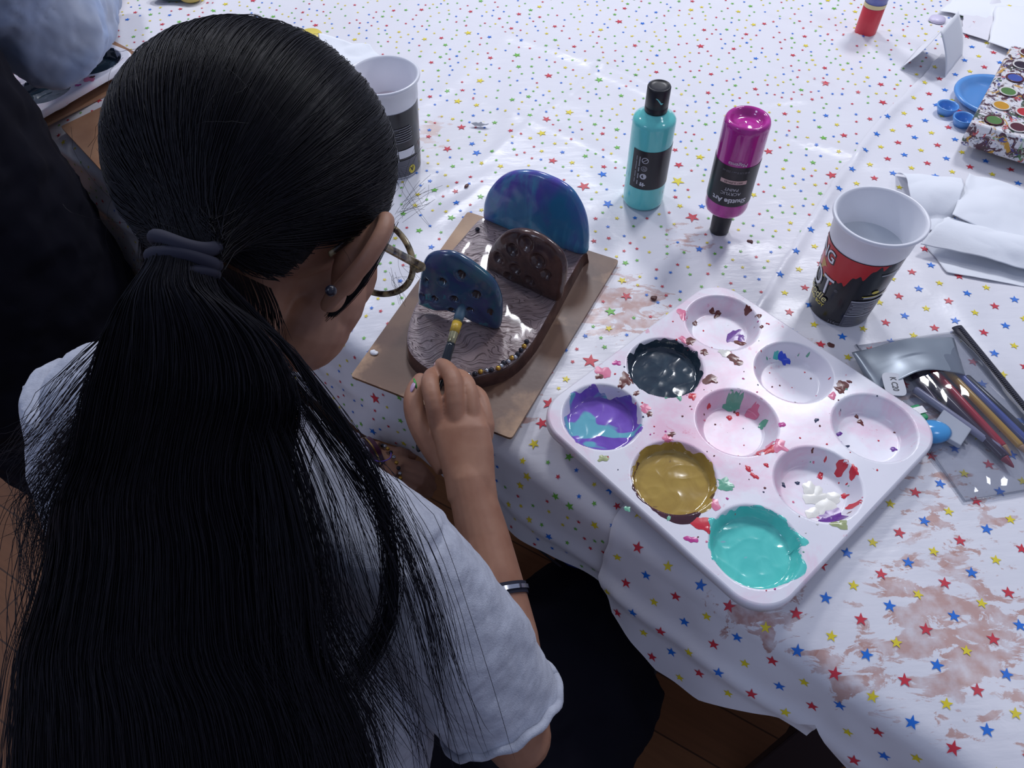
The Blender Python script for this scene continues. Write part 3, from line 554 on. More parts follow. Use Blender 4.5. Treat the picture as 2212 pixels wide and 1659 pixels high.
for x, y, r, c_ in ((985, 375, .006, 'brown'), (1010, 395, .004, 'brown'), (760, 290, .005, 'brown'), (720, 275, .004, 'pink'), (830, 345, .004, 'brown'), (870, 490, .006, 'brown'), (430, 490, .007, 'brown'), (400, 515, .005, 'brown'), (475, 562, .003, 'brown'), (770, 575, .004, 'red'), (640, 575, .003, 'green'), (700, 585, .003, 'green'),
        (1175, 845, .0075, 'red'), (1215, 830, .008, 'pink'), (1100, 870, .004, 'red'), (1065, 958, .0028, 'red'), (1097, 996, .0030, 'red'), (1157, 938, .0022, 'red'), (1475, 940, .003, 'red'), (1570, 930, .0045, 'red'), (1625, 965, .0045, 'red'), (1605, 1050, .003, 'red'), (1640, 1125, .004, 'red'),
        (935, 1035, .007, 'green'), (960, 1050, .005, 'green'), (820, 1250, .008, 'red'), (850, 1280, .004, 'red'), (880, 1140, .006, 'pink'), (1545, 1245, .007, 'olive'), (1280, 330, .0055, 'blue'), (1230, 318, .003, 'teal'), (920, 85, .004, 'brown'), (890, 75, .003, 'brown'), (800, 130, .003, 'brown'), (1045, 210, .005, 'purple'), (1040, 235, .004, 'brown'), (1010, 200, .008, 'purple'),
        (1530, 1155, .010, 'purple'), (1500, 1190, .006, 'purple'), (1420, 1010, .008, 'cream'), (1460, 1050, .010, 'cream'), (1510, 1100, .009, 'cream'), (1550, 1060, .006, 'cream'), (1440, 1140, .006, 'cream'), (940, 338, .0065, 'cream'), (370, 400, .004, 'magenta'), (1240, 728, .003, 'magenta'), (1423, 703, .002, 'navy'), (1560, 520, .006, 'brown'), (1545, 545, .004, 'brown'), (1600, 500, .002, 'brown'), (1508, 575, .004, 'pink'),
        (1135, 210, .0022, 'brown'), (1120, 150, .003, 'brown'), (1065, 108, .003, 'brown'), (300, 450, .007, 'pink'), (280, 470, .004, 'brown'), (720, 145, .006, 'pink'), (520, 640, .005, 'pink'), (540, 670, .003, 'brown'), (660, 775, .003, 'brown'), (300, 905, .004, 'olive'), (640, 800, .005, 'pink'), (980, 575, .006, 'green'), (1020, 565, .006, 'green'), (1110, 610, .006, 'pink'), (1160, 680, .004, 'green'), (985, 630, .003, 'red'), (1030, 612, .002, 'red'), (870, 590, .002, 'red'),
        (1690, 655, .003, 'brown'), (1670, 625, .002, 'brown'), (1575, 720, .003, 'purple'), (1570, 760, .003, 'purple'), (1610, 790, .003, 'navy'), (1870, 800, .003, 'purple'), (1355, 980, .002, 'navy'), (1280, 990, .002, 'navy'), (425, 1170, .003, 'green'), (660, 1190, .006, 'green'), (760, 1330, .004, 'magenta')):
    splat(mb, *tab(pt(*z8(x, y), TZ)), r, 1 + pk.index(c_), el=float(rng.uniform(.8, 1.4)), rot=float(rng.uniform(0, 3)))
for k in range(150):
    a, b = rng.uniform(-HW * .93, HW * .93, 2)
    splat(mb, a, b, float(rng.uniform(.0005, .0013)), 1 + int(rng.choice([0, 1, 2, 3, 4, 7, 8], p=[.3, .25, .2, .08, .07, .05, .05])), n=8)
mb.build('tray', [TR] + [PM[k] for k in pk], TT)
def paint(name, cx_, cy_, fill, m, rough, seed, reach=.0385, tongues=()):
    """pool of paint in one well, climbing its wall and spilling over the rim in places"""
    n = 120; NRr = 30; a0, b0 = cx_ * SP, cy_ * SP; v = []; f = []
    for r in range(NRr + 1):
        for k in range(n):
            t = 2 * PI * k / n; R = reach * (1 + rough * .8 * noise.noise((math.cos(t) * 2.2 + seed, math.sin(t) * 2.2, seed)) + rough * .35 * noise.noise((math.cos(t) * 6 + seed, math.sin(t) * 6, seed)))
            for ta, tw, tl in tongues: dt = (t - ta + PI) % (2 * PI) - PI; R += tl * math.exp(-(dt / tw) ** 2)
            rr = R * r / NRr; a, b = a0 + rr * math.cos(t), b0 + rr * math.sin(t); zt = tray_z(a, b)
            wave = .0005 * noise.noise((a * 45, b * 45, seed)) + .0005 * (1 - abs(noise.noise((a * 55 + b * 30, b * 45 - a * 40, seed + 3)))) ** 3
            th_ = .0011 * (1 - (r / NRr) ** 6) + .0001; v.append(TP(a, b, max(zt + th_, TZ - .019 + fill) + (wave if r < NRr else 0)))
    for r in range(NRr):
        for k in range(n): k2 = (k + 1) % n; f.append((r * n + k, (r + 1) * n + k, (r + 1) * n + k2, r * n + k2))
    o = MB().add(v, f).build(name, m, TT); return fixn(o)
def pmat(name, c1, c2, c3=None, th=.6, sc=40, dist=1.5):
    m = mat(name, c1, .13, Coat_Weight=.5, Coat_Roughness=.05); q = NT(m); p = q.pos(); c = q.mix(q.mapr(q.noise(p, sc, 3, .5, dist), .35, .65), c1, c2)
    if c3: c = q.mix(q.mapr(q.noise(q.scaled(p, (1, 1.3, 1)), sc * .8, 2, .4, dist * 1.6), th, th + .03), c, c3)
    q.col(c); q.bump(q.noise(p, 60, 2, .5), .3, .0010); return m
# angles are measured in the tray's own axes
paint('dark_paint', -1, 0, .006, pmat('paint_slate', srgb(38, 52, 66), srgb(50, 68, 80)), .18, 3.1, .0385)['label'] = 'dark slate paint'
paint('purple_paint', -1, 1, .004, pmat('paint_purple', srgb(112, 74, 178), srgb(138, 104, 205), srgb(110, 185, 200), .58, 24, .8), .20, 8.4, .0375, [(0.2, .14, .006)])['label'] = 'purple paint streaked with turquoise'
paint('brown_paint', .03, 1.03, .002, pmat('paint_brown', srgb(86, 48, 60), srgb(70, 38, 48)), .12, 5.5, .0385, [(.7, .35, .004)])['label'] = 'dark brown paint under the mustard'
paint('mustard_paint', 0, 1, .0075, pmat('paint_mustard', srgb(188, 158, 78), srgb(172, 142, 68), srgb(140, 112, 66), .72), .13, 1.7, .0382, [(0.05, .3, .004)])['label'] = 'mustard paint'
paint('turquoise_paint', 1, 1, .005, pmat('paint_turquoise', srgb(105, 218, 208), srgb(88, 205, 196), srgb(150, 190, 205), .68, 30, 1.4), .22, 6.2, .0380, [(-.9, .12, .008), (2.9, .12, .006), (-.3, .3, .004)])['label'] = 'turquoise paint'
# ------------------------------------------------------------------ things standing on the table
def zfit(P, px, py):
    best = (1e9, 0); 
    for k in range(0, 400):
        z = k * .001; c = B.T @ (np.array([P[0], P[1], z]) - [0, 0, HC]); d = math.hypot(c[0] / c[2] * F + CX - px, c[1] / c[2] * F + CY - py)
        if d < best[0]: best = (d, z)
    return best[1]
def depth(P): return float((B.T @ (np.array(list(P)) - [0, 0, HC]))[2])
BLACK = mat('black_plastic', (.014, .014, .018, 1), .38); LABEL = mat('label_black', (.016, .015, .02, 1), .3); WTX = mat('print_white', (.62, .62, .66, 1), .4); GRY = mat('print_grey', (.20, .20, .23, 1), .4)
def wrap(c, alpha, rf, off=.00035, rot=0):
    """x right / y up on a cylinder (or cone) facing azimuth alpha, radius rf(z)"""
    def fn(x, y):
        r = rf(y) + off; a = alpha + x / rf(c.z + .06) ; return Vector((c.x + r * math.cos(a), c.y + r * math.sin(a), y + c.z))
    return fn
def patch(mb, fn, x0, x1, ylo, yhi, mi=0, nx=40, ny=6):
    v = []; f = []
    for i in range(nx + 1):
        x = x0 + (x1 - x0) * i / nx; a = ylo(x) if callable(ylo) else ylo; b = yhi(x) if callable(yhi) else yhi
        for j in range(ny + 1): v.append(fn(x, a + (b - a) * j / ny))
    for i in range(nx):
        for j in range(ny): k = i * (ny + 1) + j; f.append((k, k + ny + 1, k + ny + 2, k + 1))
    mb.add(v, f, mi)
CZ = .0018
# turquoise bottle
b0 = pt(1388, 430, CZ); b0.z = CZ; al = math.atan2(-b0.y, -b0.x); R0 = .0255
T1 = thing('paint_bottle', 'upright turquoise paint bottle with black cap and a black label turned sideways', 'paint bottle', tuple(b0))
TQ = mat('turquoise_bottle', srgb(110, 215, 210), .13, Coat_Weight=.4, Coat_Roughness=.05); M0 = Matrix.Translation(b0)
MB().lathe([(.0005, .001), (.021, 0), (.0238, .0006), (.0252, .003), (R0, .006), (R0, .114), (.0252, .1172), (.0236, .1198), (.020, .1222), (.0165, .1245), (.0150, .1265), (.0115, .1280), (.0115, .132), (.0002, .132)], M0, 72).build('bottle_body', TQ, T1)
MB().lathe([(.0100, .1275), (.0128, .1275), (.0134, .1285), (.0134, .1345), (.0131, .1350), (.0134, .1355), (.0134, .1570), (.0126, .1585), (.0115, .1587), (.0112, .1582), (.006, .1577), (.0002, .1576)], M0, 64).build('cap', BLACK, T1)
fn = wrap(b0, al, lambda y: R0)
mb = MB(); patch(mb, fn, -.0205, .050, .034, .088); lo = mb.build('label', LABEL, T1); lo['label'] = 'black wrap label with small icons'
fn = wrap(b0, al, lambda y: R0, .0006); mb = MB()
def ringp(cx_, cy_, r0, r1, a0=0, a1=2 * PI, n=28):
    v = []; f = []
    for k in range(n + 1):
        a = a0 + (a1 - a0) * k / n; v += [fn(cx_ + r0 * math.cos(a), cy_ + r0 * math.sin(a)), fn(cx_ + r1 * math.cos(a), cy_ + r1 * math.sin(a))]
    mb.add(v, [(2 * k, 2 * k + 2, 2 * k + 3, 2 * k + 1) for k in range(n)])
def bar(x0, y0, x1, y1, w_):
    d = Vector((x1 - x0, y1 - y0)).normalized() * w_ / 2; n_ = Vector((-d.y, d.x)); mb.add([fn(x0 + n_.x, y0 + n_.y), fn(x1 + n_.x, y1 + n_.y), fn(x1 - n_.x, y1 - n_.y), fn(x0 - n_.x, y0 - n_.y)], [(0, 1, 2, 3)])
ringp(-.0035, .076, .0033, .0041); bar(-.0062, .0738, -.0008, .0783, .0007); ringp(-.0035, .0645, .0032, .0036)
v, f = text_mesh('CE', .0048, lambda x, y: fn(-.0035 + y, .0645 - x), xs=.8); mb.add(v, f)
ringp(-.0035, .0535, .0022, .0040); ringp(-.0035, .0535, .0001, .0022, -1.2, 1.7); bar(-.0052, .0395, -.0052, .0450, .0018); bar(-.0025, .0388, -.0025, .0445, .0016); bar(-.0068, .0412, .0002, .0412, .0014)
for xx, ys, w_ in ((-.0100, ((.080, .066), (.065, .058), (.0565, .048), (.0465, .040)), .0012), (-.0140, ((.080, .074), (.073, .060), (.059, .0495), (.0485, .042)), .0007)):
    for ya, yb in ys:
        k = ya
        while k > yb + .0012: bar(xx, k, xx, k - .0011, w_); k -= .0015
o = mb.build('label_print', WTX, None, False); o.parent = lo
mb = MB(); fn = wrap(b0, al, lambda y: .0134, .0004)
pts_ = [(-.003, .1500), (.001, .1488), (.005, .1462), (.008, .1440), (.0105, .1432), (.013, .1442)]; vv = []
for i, (x, y) in enumerate(pts_): w_ = (.0003, .0008, .0012, .0013, .0009, .0003)[i]; vv += [fn(x * .55, y + w_), fn(x * .55, y - w_)]
mb.add(vv, [(2 * i, 2 * i + 1, 2 * i + 3, 2 * i + 2) for i in range(5)]); mb.build('paint_smear', TQ, T1)

# magenta bottle on its cap
b1 = pt(1553, 498, CZ); b1.z = CZ; al = math.atan2(-b1.y, -b1.x); M1 = Matrix.Translation(b1); RM = .0252
T2 = thing('paint_bottle', 'magenta paint bottle with a black label standing upside down on its black cap', 'paint bottle', tuple(b1))
MG = mat('magenta_bottle', srgb(172, 38, 138), .12, Coat_Weight=.5, Coat_Roughness=.04)
q = NT(MG); zz_ = q.n('ShaderNodeSeparateXYZ'); q.l(q.pos(), zz_.inputs[0]); q.col(q.mix(q.mapr(q.noise(q.scaled(q.pos(), (60, 60, 4)), 1, 3), .35, .65), srgb(205, 60, 168), srgb(172, 42, 138)))
MB().lathe([(.0002, .030), (.0115, .030), (.0118, .0325), (.016, .0335), (.0205, .036), (.0238, .0395), (.0250, .044), (RM, .048), (RM, .148), (.0250, .1525), (.0240, .1555), (.0222, .1572), (.0203, .1572), (.0185, .1555), (.0172, .1530), (.0155, .1505), (.0125, .1490), (.0085, .1492), (.0055, .1503), (.0035, .1503), (.0015, .1495), (.0002, .1495)], M1, 72).build('bottle_body', MG, T2)
MB().lathe([(.0002, 0), (.0105, 0), (.0112, .001), (.0115, .003), (.0123, .029), (.0118, .0325), (.008, .0325)], M1, 56).build('cap', BLACK, T2)
fn = wrap(b1, al, lambda y: RM); mb = MB(); patch(mb, fn, -PI * RM * .999, PI * RM * .999, .057, .1105, nx=90); lo = mb.build('label', LABEL, T2); lo['label'] = 'black wrap label printed upside down'
fn = wrap(b1, al, lambda y: RM, .0007); cx0 = .002
def put(txt, size, y, m, **kw):
    v, f = text_mesh(txt, size, lambda x, yy: fn(cx0 - x, y - yy), **kw); o = MB().add(v, f).build('lettering', m, None, False); o.parent = lo
put('Shuttle Art', .0088, .0655, WTX, bold=.0003); put('ACRYLIC', .0056, .0755, WTX); put('PAINT', .0056, .0812, WTX); put('8.45 US fl oz / 250 ml', .0036, .1045, GRY, xs=.95)
mb = MB(); patch(mb, lambda x, y: fn(cx0 + x, y), -.0148, .0148, .0885, .0935, nx=14, ny=1); o = mb.build('lettering_box', mat('print_beige', srgb(205, 170, 165), .4), None, False); o.parent = lo
fn = wrap(b1, al, lambda y: RM, .0010); put('ART SUPPLIES', .0034, .0911, LABEL)
put('Magenta', .0062, .1150, WTX, shear=.2)
b1s = b1

# white instant-noodle cups used as water pots
CW = mat('cup_white', (.80, .81, .86, 1), .3, Subsurface_Weight=.15); CW.node_tree.nodes['Principled BSDF'].inputs['Subsurface Radius'].default_value = (.01, .01, .01)
def cup(px, py, label):
    c = pt(px, py, CZ); c.z = CZ; M = Matrix.Translation(c); t = thing('water_cup', label, 'cup', tuple(c)); Hh = .133
    rf = lambda z: .0315 + (.0415 - .0315) * z / Hh
    prof = [(.0002, .004), (.026, .004), (.0275, 0), (.0300, 0), (.0312, .0015), (rf(.004), .004), (rf(.101), .101), (rf(.102) + .0010, .103), (rf(.127) + .0008, .127), (.0455, .1285), (.0462, .1300), (.0460, .1322), (.0448, .133), (.0430, .1325), (.0414, .130), (rf(.10) - .0012, .10), (rf(.05) - .0012, .05), (.0300, .006), (.0002, .006)]
    o = MB().lathe(prof, M, 96).build('cup_body', CW, t)
    return c, t, rf
cA, tA, rA = cup(1809, 664, 'white noodle cup with red and black printed sleeve, holding cloudy water, right of the bottles')
WATER = mat('cloudy_water', (.60, .64, .68, 1), .04); WATER2 = mat('pinkish_water', (.70, .60, .64, 1), .04)
def disc(c, r, z, m, t, nm='water'): MB().lathe([(.0002, z), (r * .9, z), (r, z + .0004)], Matrix.Translation(c), 64).build(nm, m, t)
disc(cA, rA(.092) - .0010, .092, WATER, tA)
al = math.atan2(-cA.y, -cA.x); RED = mat('sleeve_red', srgb(190, 32, 38), .28); YEL = mat('print_yellow', srgb(225, 205, 60), .35); GOLD = mat('print_gold', srgb(200, 160, 80), .35); PAN = mat('print_panel', srgb(88, 88, 98), .35); SW = mat('print_bright', (.78, .79, .84, 1), .35)
fn = wrap(cA, al, rA, .0004); LX = PI * rA(.06)
mb = MB(); patch(mb, fn, -LX, LX, .0035, .1005, nx=96, ny=2); sl = mb.build('sleeve', mat('sleeve_black', (.014, .014, .020, 1), .22), tA); sl['label'] = 'black and red printed sleeve'
fn = wrap(cA, al, rA, .0007)
def flame(x): 
    b = .060 + max(0, (x + .012)) * 1.05 if x > -.012 else .060
    return min(.0995, b + .0040 * math.sin(x * 420) * (x > -.02) + .0025 * math.sin(x * 900 + 1) * (x > -.02))
mb = MB(); patch(mb, fn, -LX, .030, flame, .1000, nx=120, ny=2); o = mb.build('sleeve_flames', RED); o.parent = sl
def putc(txt, size, x0, y, m, off=.0009, **kw):
    g = wrap(cA, al, rA, off); v, f = text_mesh(txt, size, lambda x, yy: g(x0 + x, y + yy), **kw); o = MB().add(v, f).build('lettering', m, None, False); o.parent = sl; return o
putc('KING', .0205, -.0205, .0865, LABEL, .0009, align='RIGHT', bold=.0012, xs=.85); putc('KING', .0205, -.0210, .0868, SW, .0012, align='RIGHT', bold=.0002, xs=.85)
putc('POT', .034, -.0125, .050, LABEL, .0009, align='RIGHT', bold=.0010, xs=.75); putc('POT', .034, -.0130, .0503, SW, .0012, align='RIGHT', xs=.75)
putc('®', .005, -.0105, .052, GRY, align='LEFT')
putc('Noodle', .0150, -.0150, .0330, LABEL, .0014, align='RIGHT', bold=.001, shear=.3, xs=.9); putc('Noodle', .0150, -.0150, .0332, mat('print_cream', srgb(235, 225, 150), .35), .0017, align='RIGHT', shear=.3, xs=.9)
putc('BAD BOY', .0068, -.0150, .0235, YEL, .0012, align='RIGHT', bold=.0001); putc('114g℮', .0058, .0030, .0075, GRY, .0012, align='CENTER')
mb = MB(); g = wrap(cA, al, rA, .0010)
mb.add([g(-.0385 + x, .0635 + y) for x, y in ((0, .014), (.008, .010), (.018, .001), (.020, -.001), (.010, -.006), (.000, -.003))], [(0, 1, 2, 3, 4, 5)]); o = mb.build('sleeve_picture', GOLD, None, False); o.parent = sl
mb = MB(); patch(mb, g, .010, .055, .0040, .047, nx=24, ny=1); o = mb.build('sleeve_panel', PAN); o.parent = sl
g2 = wrap(cA, al, rA, .0013); mb = MB(); patch(mb, g2, .010, .055, .0445, .0465, nx=24, ny=1); patch(mb, g2, .010, .055, .0215, .0230, nx=24, ny=1)
for k, (a, b) in enumerate(((.012, .030), (.014, .042), (.012, .036), (.015, .028), (.012, .040), (.014, .033), (.012, .038))): patch(mb, g2, a, b, .0255 + k * .0026, .0265 + k * .0026, nx=12, ny=1)
for k in range(5): patch(mb, g2, .013, .050, .0065 + k * .0028, .0070 + k * .0028, nx=12, ny=1)
patch(mb, g2, .026, .055, .085, .0865, nx=12, ny=1); patch(mb, g2, .020, .055, .051, .0535, nx=12, ny=1)
o = mb.build('sleeve_print', mat('print_lightgrey', (.42, .43, .47, 1), .35), None, False); o.parent = sl
mb = MB(); mb.add([g2(.030 + .004 * math.cos(t), .060 + .0024 * math.sin(t)) for t in np.linspace(0, 2 * PI, 17)[:-1]], [tuple(range(16))]); patch(mb, g2, .018, .050, .0535, .0545, nx=12, ny=1); o = mb.build('sleeve_badge', YEL, None, False); o.parent = sl
# second cup behind the head
cB, tB, rB = cup(859, 358, 'white noodle cup with plain black sleeve and pinkish water beside the girl\'s head')
disc(cB, rB(.088) - .0010, .088, WATER2, tB); al = math.atan2(-cB.y, -cB.x); fn = wrap(cB, al, rB, .0004)
mb = MB(); patch(mb, fn, -LX, LX, .0035, .1005, nx=96, ny=2); sl = mb.build('sleeve', mat('sleeve_black', (.014, .014, .020, 1), .22), tB); sl['label'] = 'black printed sleeve'
g = wrap(cB, al, rB, .0009); mb = MB(); patch(mb, g, -.004, .034, .004, .030, nx=20, ny=1); o = mb.build('sleeve_panel', PAN); o.parent = sl
g = wrap(cB, al, rB, .0012); mb = MB(); patch(mb, g, .004, .028, .034, .046, nx=20, ny=1); patch(mb, g, -.004, .003, .030, .052, nx=8, ny=1); o = mb.build('sleeve_barcode', SW); o.parent = sl
mb = MB()
for k in range(7): patch(mb, g, .000 + .004 * (k % 3), .024 + .002 * (k % 2), .058 + k * .0033, .0592 + k * .0033, nx=12, ny=1)
for k in range(6): patch(mb, g, -.004, .014, .0065 + k * .0028, .0072 + k * .0028, nx=12, ny=1)
o = mb.build('sleeve_print', GRY, None, False); o.parent = sl
mb = MB(); mb.add([g(.021 + .0055 * math.cos(t), .0125 + .0065 * math.sin(t)) for t in np.linspace(0, 2 * PI, 25)[:-1]], [tuple(range(24))]); o = mb.build('sleeve_badge', YEL, None, False); o.parent = sl
g = wrap(cB, al, rB, .0015); v, f = text_mesh('V', .009, lambda x, y: g(.021 + x, .0125 + y), bold=.0003); o = MB().add(v, f).build('lettering', LABEL, None, False); o.parent = sl

# glue stick at the far side
c = pt(1868, 71, CZ); c.z = CZ; M = Matrix.Translation(c); t = thing('glue_stick', 'red glue stick standing on end at the far side of the table', 'glue stick', tuple(c))
MB().lathe([(.0002, 0), (.0150, 0), (.0162, .0015), (.0165, .004), (.0165, .043), (.0160, .0435)], M, 48).build('cap', mat('glue_red', srgb(215, 60, 72), .35), t)
MB().lathe([(.0155, .0435), (.0165, .0437), (.0165, .112), (.012, .114), (.0002, .114)], M, 48).build('tube', mat('glue_label_blue', srgb(110, 115, 175), .35), t)
MB().lathe([(.0168, .0440), (.0168, .050)], M, 48).build('yellow_band', mat('glue_yellow', srgb(225, 205, 150), .35), t)
MB().lathe([(.0168, .060), (.0168, .112)], M, 48).build('label', mat('glue_label_red', srgb(190, 70, 85), .35), t)

# ------------------------------------------------------------------ papers
PAPER = mat('white_paper', (.83, .85, .89, 1), .6, Subsurface_Weight=0.0)
def sheet(name, corners, label, cat='paper', m=PAPER, amp=.002, z0=.004, th=.0004, n=26, seed=0., lift=None, crinkle=1.0, sc=12, group=None):
    P = [pt(x, y, z0) for x, y in corners]; v = []; 
    for i in range(n + 1):
        for j in range(n + 1):
            u, w_ = i / n, j / n; p = (P[0] * (1 - u) + P[1] * u) * (1 - w_) + (P[3] * (1 - u) + P[2] * u) * w_
            e = .0025 * noise.noise((u * 4 + seed, w_ * 4, seed)); h = amp * (abs(noise.noise((p.x * sc + seed, p.y * sc, seed))) * 2.2 + .35 * abs(noise.noise((p.x * sc * 3, p.y * sc * 3, seed))) * crinkle)
            if lift: h += lift(u, w_)
            v.append(Vector((p.x + e, p.y - e, z0 + h)))
    f = [(i * (n + 1) + j, (i + 1) * (n + 1) + j, (i + 1) * (n + 1) + j + 1, i * (n + 1) + j + 1) for i in range(n) for j in range(n)]
    o = new_obj(name, v, f, m); fixn(o); s = o.modifiers.new('s', 'SOLIDIFY'); s.thickness = th; s.offset = 1; tag(o, label, cat, group); return o
t = thing('folded_card', 'small white card folded into a tent, left of the loose papers', 'card', tuple(pt(2000, 150, .003)))
a, b, far = pt(1945, 147, .003), pt(2041, 167, .003), pt(2078, 121, .003) - pt(2041, 167, .003); apx = (a + b) / 2; ap = Vector((apx.x, apx.y, zfit(apx, 2029, 68))); ap = ap * .75 + cp(2029, 68, depth(ap)) * .25
for nm, base in (('left_panel', a), ('right_panel', b)):
    v = []; n = 10
    for i in range(n + 1):
        for j in range(n + 1): u, w_ = i / n, j / n; q_ = (base * (1 - u) + ap * u) + far * w_; q_ = q_ + Vector((.003, -.002, 0)) * math.sin(PI * u); v.append(q_)
    o = new_obj(nm, v, [(i * (n + 1) + j, (i + 1) * (n + 1) + j, (i + 1) * (n + 1) + j + 1, i * (n + 1) + j + 1) for i in range(n) for j in range(n)], PAPER); s = o.modifiers.new('s', 'SOLIDIFY'); s.thickness = .0005
    o.parent = t; o.matrix_parent_inverse = Matrix.Translation(t.location).inverted()
sheet('paper_sheet', [(2075, -15), (2027, 27), (2165, 62), (2330, -10)], 'white paper sheet behind the folded card at the far right', amp=.003, seed=1)
sheet('paper_sheet', [(2150, 15), (2134, 92), (2330, 175), (2420, 20)], 'large plain white sheet above the paint-stained box at the top right', amp=.006, z0=.010, seed=2, sc=5)
sheet('paper_sheet', [(2082, 32), (2152, 30), (2134, 90), (2076, 72)], 'thin white sheet with faint pink marks, between the folded card and the large sheet', amp=.003, seed=3, m=mat('thin_paper', (.78, .77, .82, 1), .5), z0=.007)
o = MB().lathe([(.0002, .004), (.012, .004), (.0128, .0015), (.0128, 0)], Matrix.Translation(pt(2024, 44, .003)), 32).build('lid', mat('lilac_plastic', srgb(215, 208, 232), .4)); tag(o, 'small pale lilac round lid behind the folded card', 'lid')
TOW = mat('paper_towel', (.82, .85, .90, 1), .8); q = NT(TOW); q.bump(q.noise(q.pos(), 400, 2), .25, .0005)
sheet('paper_towel', [(1935, 378), (2072, 392), (2050, 500), (1965, 500)], 'rolled white paper towel just behind the rim of the red printed cup', 'paper towel', TOW, .003, .004, n=40, seed=4, lift=lambda u, w_: .020 * math.sin(PI * min(1, w_ * 1.25)) ** .8)
sheet('paper_towel', [(2092, 376), (2330, 455), (2320, 585), (2046, 482)], 'flat upper layer of white paper towel at the right edge', 'paper towel', TOW, .005, .012, n=44, seed=5, lift=lambda u, w_: .008 * w_)
sheet('paper_towel', [(2046, 470), (2330, 545), (2330, 612), (1988, 528)], 'long folded strip of white paper towel, in the middle of the right edge', 'paper towel', TOW, .004, .016, n=44, seed=6, lift=lambda u, w_: .010 * math.sin(PI * w_))
sheet('paper_towel', [(1985, 510), (2330, 590), (2330, 640), (2045, 590)], 'lowest layer of white paper towel, nearest the clear pencil case', 'paper towel', TOW, .004, .005, n=44, seed=8)
sheet('paper_towel', [(690, 85), (800, 100), (850, 160), (720, 215)], 'white paper towel behind the black-sleeved cup and the dark hair', 'paper towel', TOW, .006, .006, n=30, seed=7)
for (x, y), r, m, el, lab, nm, cat in (((1037, 269), .006, 'cream', 2.1, 'small curled white scrap near the far end of the sculpture', 'paper_scrap', 'scrap'), ((1620, 523), .0035, 'brown', 1.2, 'tiny dark crumb beside the cap of the magenta bottle', 'clay_crumb', 'crumb'), ((1793, 749), .0045, 'brown', 1.2, 'small brown crumb between the red cup and the paint tray', 'clay_crumb', 'crumb'), ((1412, 645), .0035, 'brown', 1.1, 'brown crumb between the brown board and the paint tray', 'clay_crumb', 'crumb'),
    ((808, 763), .0040, 'cream', 1.3, 'pale blob on the board just right of the chin', 'clay_crumb', 'crumb'), ((231, 33), .010, 'red', 2.0, 'dark red blob on the cloth beside the blue-grey sleeve', 'paint_blob', 'blob'), ((1008, 402), .003, 'brown', 1.4, 'tiny orange speck left of the blue disc', 'clay_crumb', 'crumb')):
    z = .0066 if x == 808 else (.0045 if x == 1037 else .002); c = pt(x, y, z); Mr = Matrix.Rotation(rng.uniform(0, 3), 3, 'Z') if nm != 'paint_blob' else Matrix.Identity(3); mb = MB(); mb.sphere(c + Vector((0, 0, r * .25)), (r * el, r / el * 1.1, r * .45), Mr, 14)
    mb.v = [Vector(p_) + Vector((1, 1, .4)) * (r * .4 * noise.noise(Vector(p_) * 300)) for p_ in mb.v]; o = mb.build(nm, mat('crumb_' + m, {'cream': (.80, .81, .85, 1), 'brown': srgb(95, 55, 50), 'red': srgb(130, 40, 50)}[m], .5)); tag(o, lab, cat)
t = thing('sponge', 'dark green and yellow painted sponge at the very top edge, above the hair', 'sponge', tuple(pt(395, -8, .003))); c = pt(380, -14, .012)
MB().sphere(c, (.045, .018, .010), n=20).build('green_end', mat('sponge_green', srgb(70, 90, 90), .6), t); MB().sphere(pt(412, -8, .010), (.020, .016, .009), n=18).build('yellow_end', mat('sponge_yellow', srgb(200, 175, 95), .6), t)
o = MB().lathe([(.0002, .012), (.018, .012), (.020, .010), (.020, 0), (.0002, 0)], Matrix.Translation(pt(672, 88, .003)), 36).build('yellow_lid', mat('yellow_plastic', srgb(225, 205, 90), .4)); tag(o, 'yellow round lid just showing above the dark hair', 'lid')

# ------------------------------------------------------------------ blue dish and stained paint box
BD = mat('blue_plastic', srgb(95, 155, 222), .22); c = pt(2140, 222, .003); t = thing('mixing_dish', 'light blue round plastic mixing dish partly under the stained paint box', 'dish', tuple(c))
RD = .054; MB().lathe([(.0002, .004), (.034, .004), (.042, .008), (.0465, .0125), (.050, .0140), (RD, .0135), (RD + .0005, .011), (RD - .002, .008), (.030, .0005), (.0002, .0005)], Matrix.Translation(c), 80).build('main_well', BD, t)
for px_, py_ in ((2046, 233), (2081, 259), (2128, 278), (2178, 280)):
    w_ = pt(px_, py_, .012); Mx = Matrix.Translation((w_.x, w_.y, .003)); MB().lathe([(.0002, .002), (.008, .002), (.0112, .008), (.0122, .0122), (.0134, .0136), (.0148, .0132), (.0146, .011), (.010, .0005), (.0002, .0005)], Mx, 48).build('small_well', BD, t)
NL, FL = pt(2097, 264, .052), pt(2186, 94, .052); ly = (FL - NL); BLn = ly.length; ly.normalize(); lx = Vector((ly.y, -ly.x, 0))
t = thing('paint_box', 'white watercolour box covered in dried paint, at the top right edge', 'paint box', tuple(NL - Vector((0, 0, .03))))
WB_ = .13; cen = NL + lx * WB_ / 2 + ly * BLn / 2
BX = mat('stained_white', (.7, .68, .7, 1), .35); q = NT(BX); p = q.pos(); c = (.74, .73, .76, 1)
for sc, th, cc in ((55, .50, srgb(80, 45, 60)), (42, .56, srgb(60, 80, 62)), (38, .58, srgb(200, 150, 50)), (47, .60, srgb(195, 60, 65)), (66, .60, srgb(60, 70, 150)), (80, .58, srgb(222, 216, 216)), (34, .62, srgb(90, 150, 80))):
    c = q.mix(q.mapr(q.noise(q.scaled(p, (1, 1, 1), (0, 0, sc)), sc, 5, .65, 1.2), th, th + .04), c, cc)
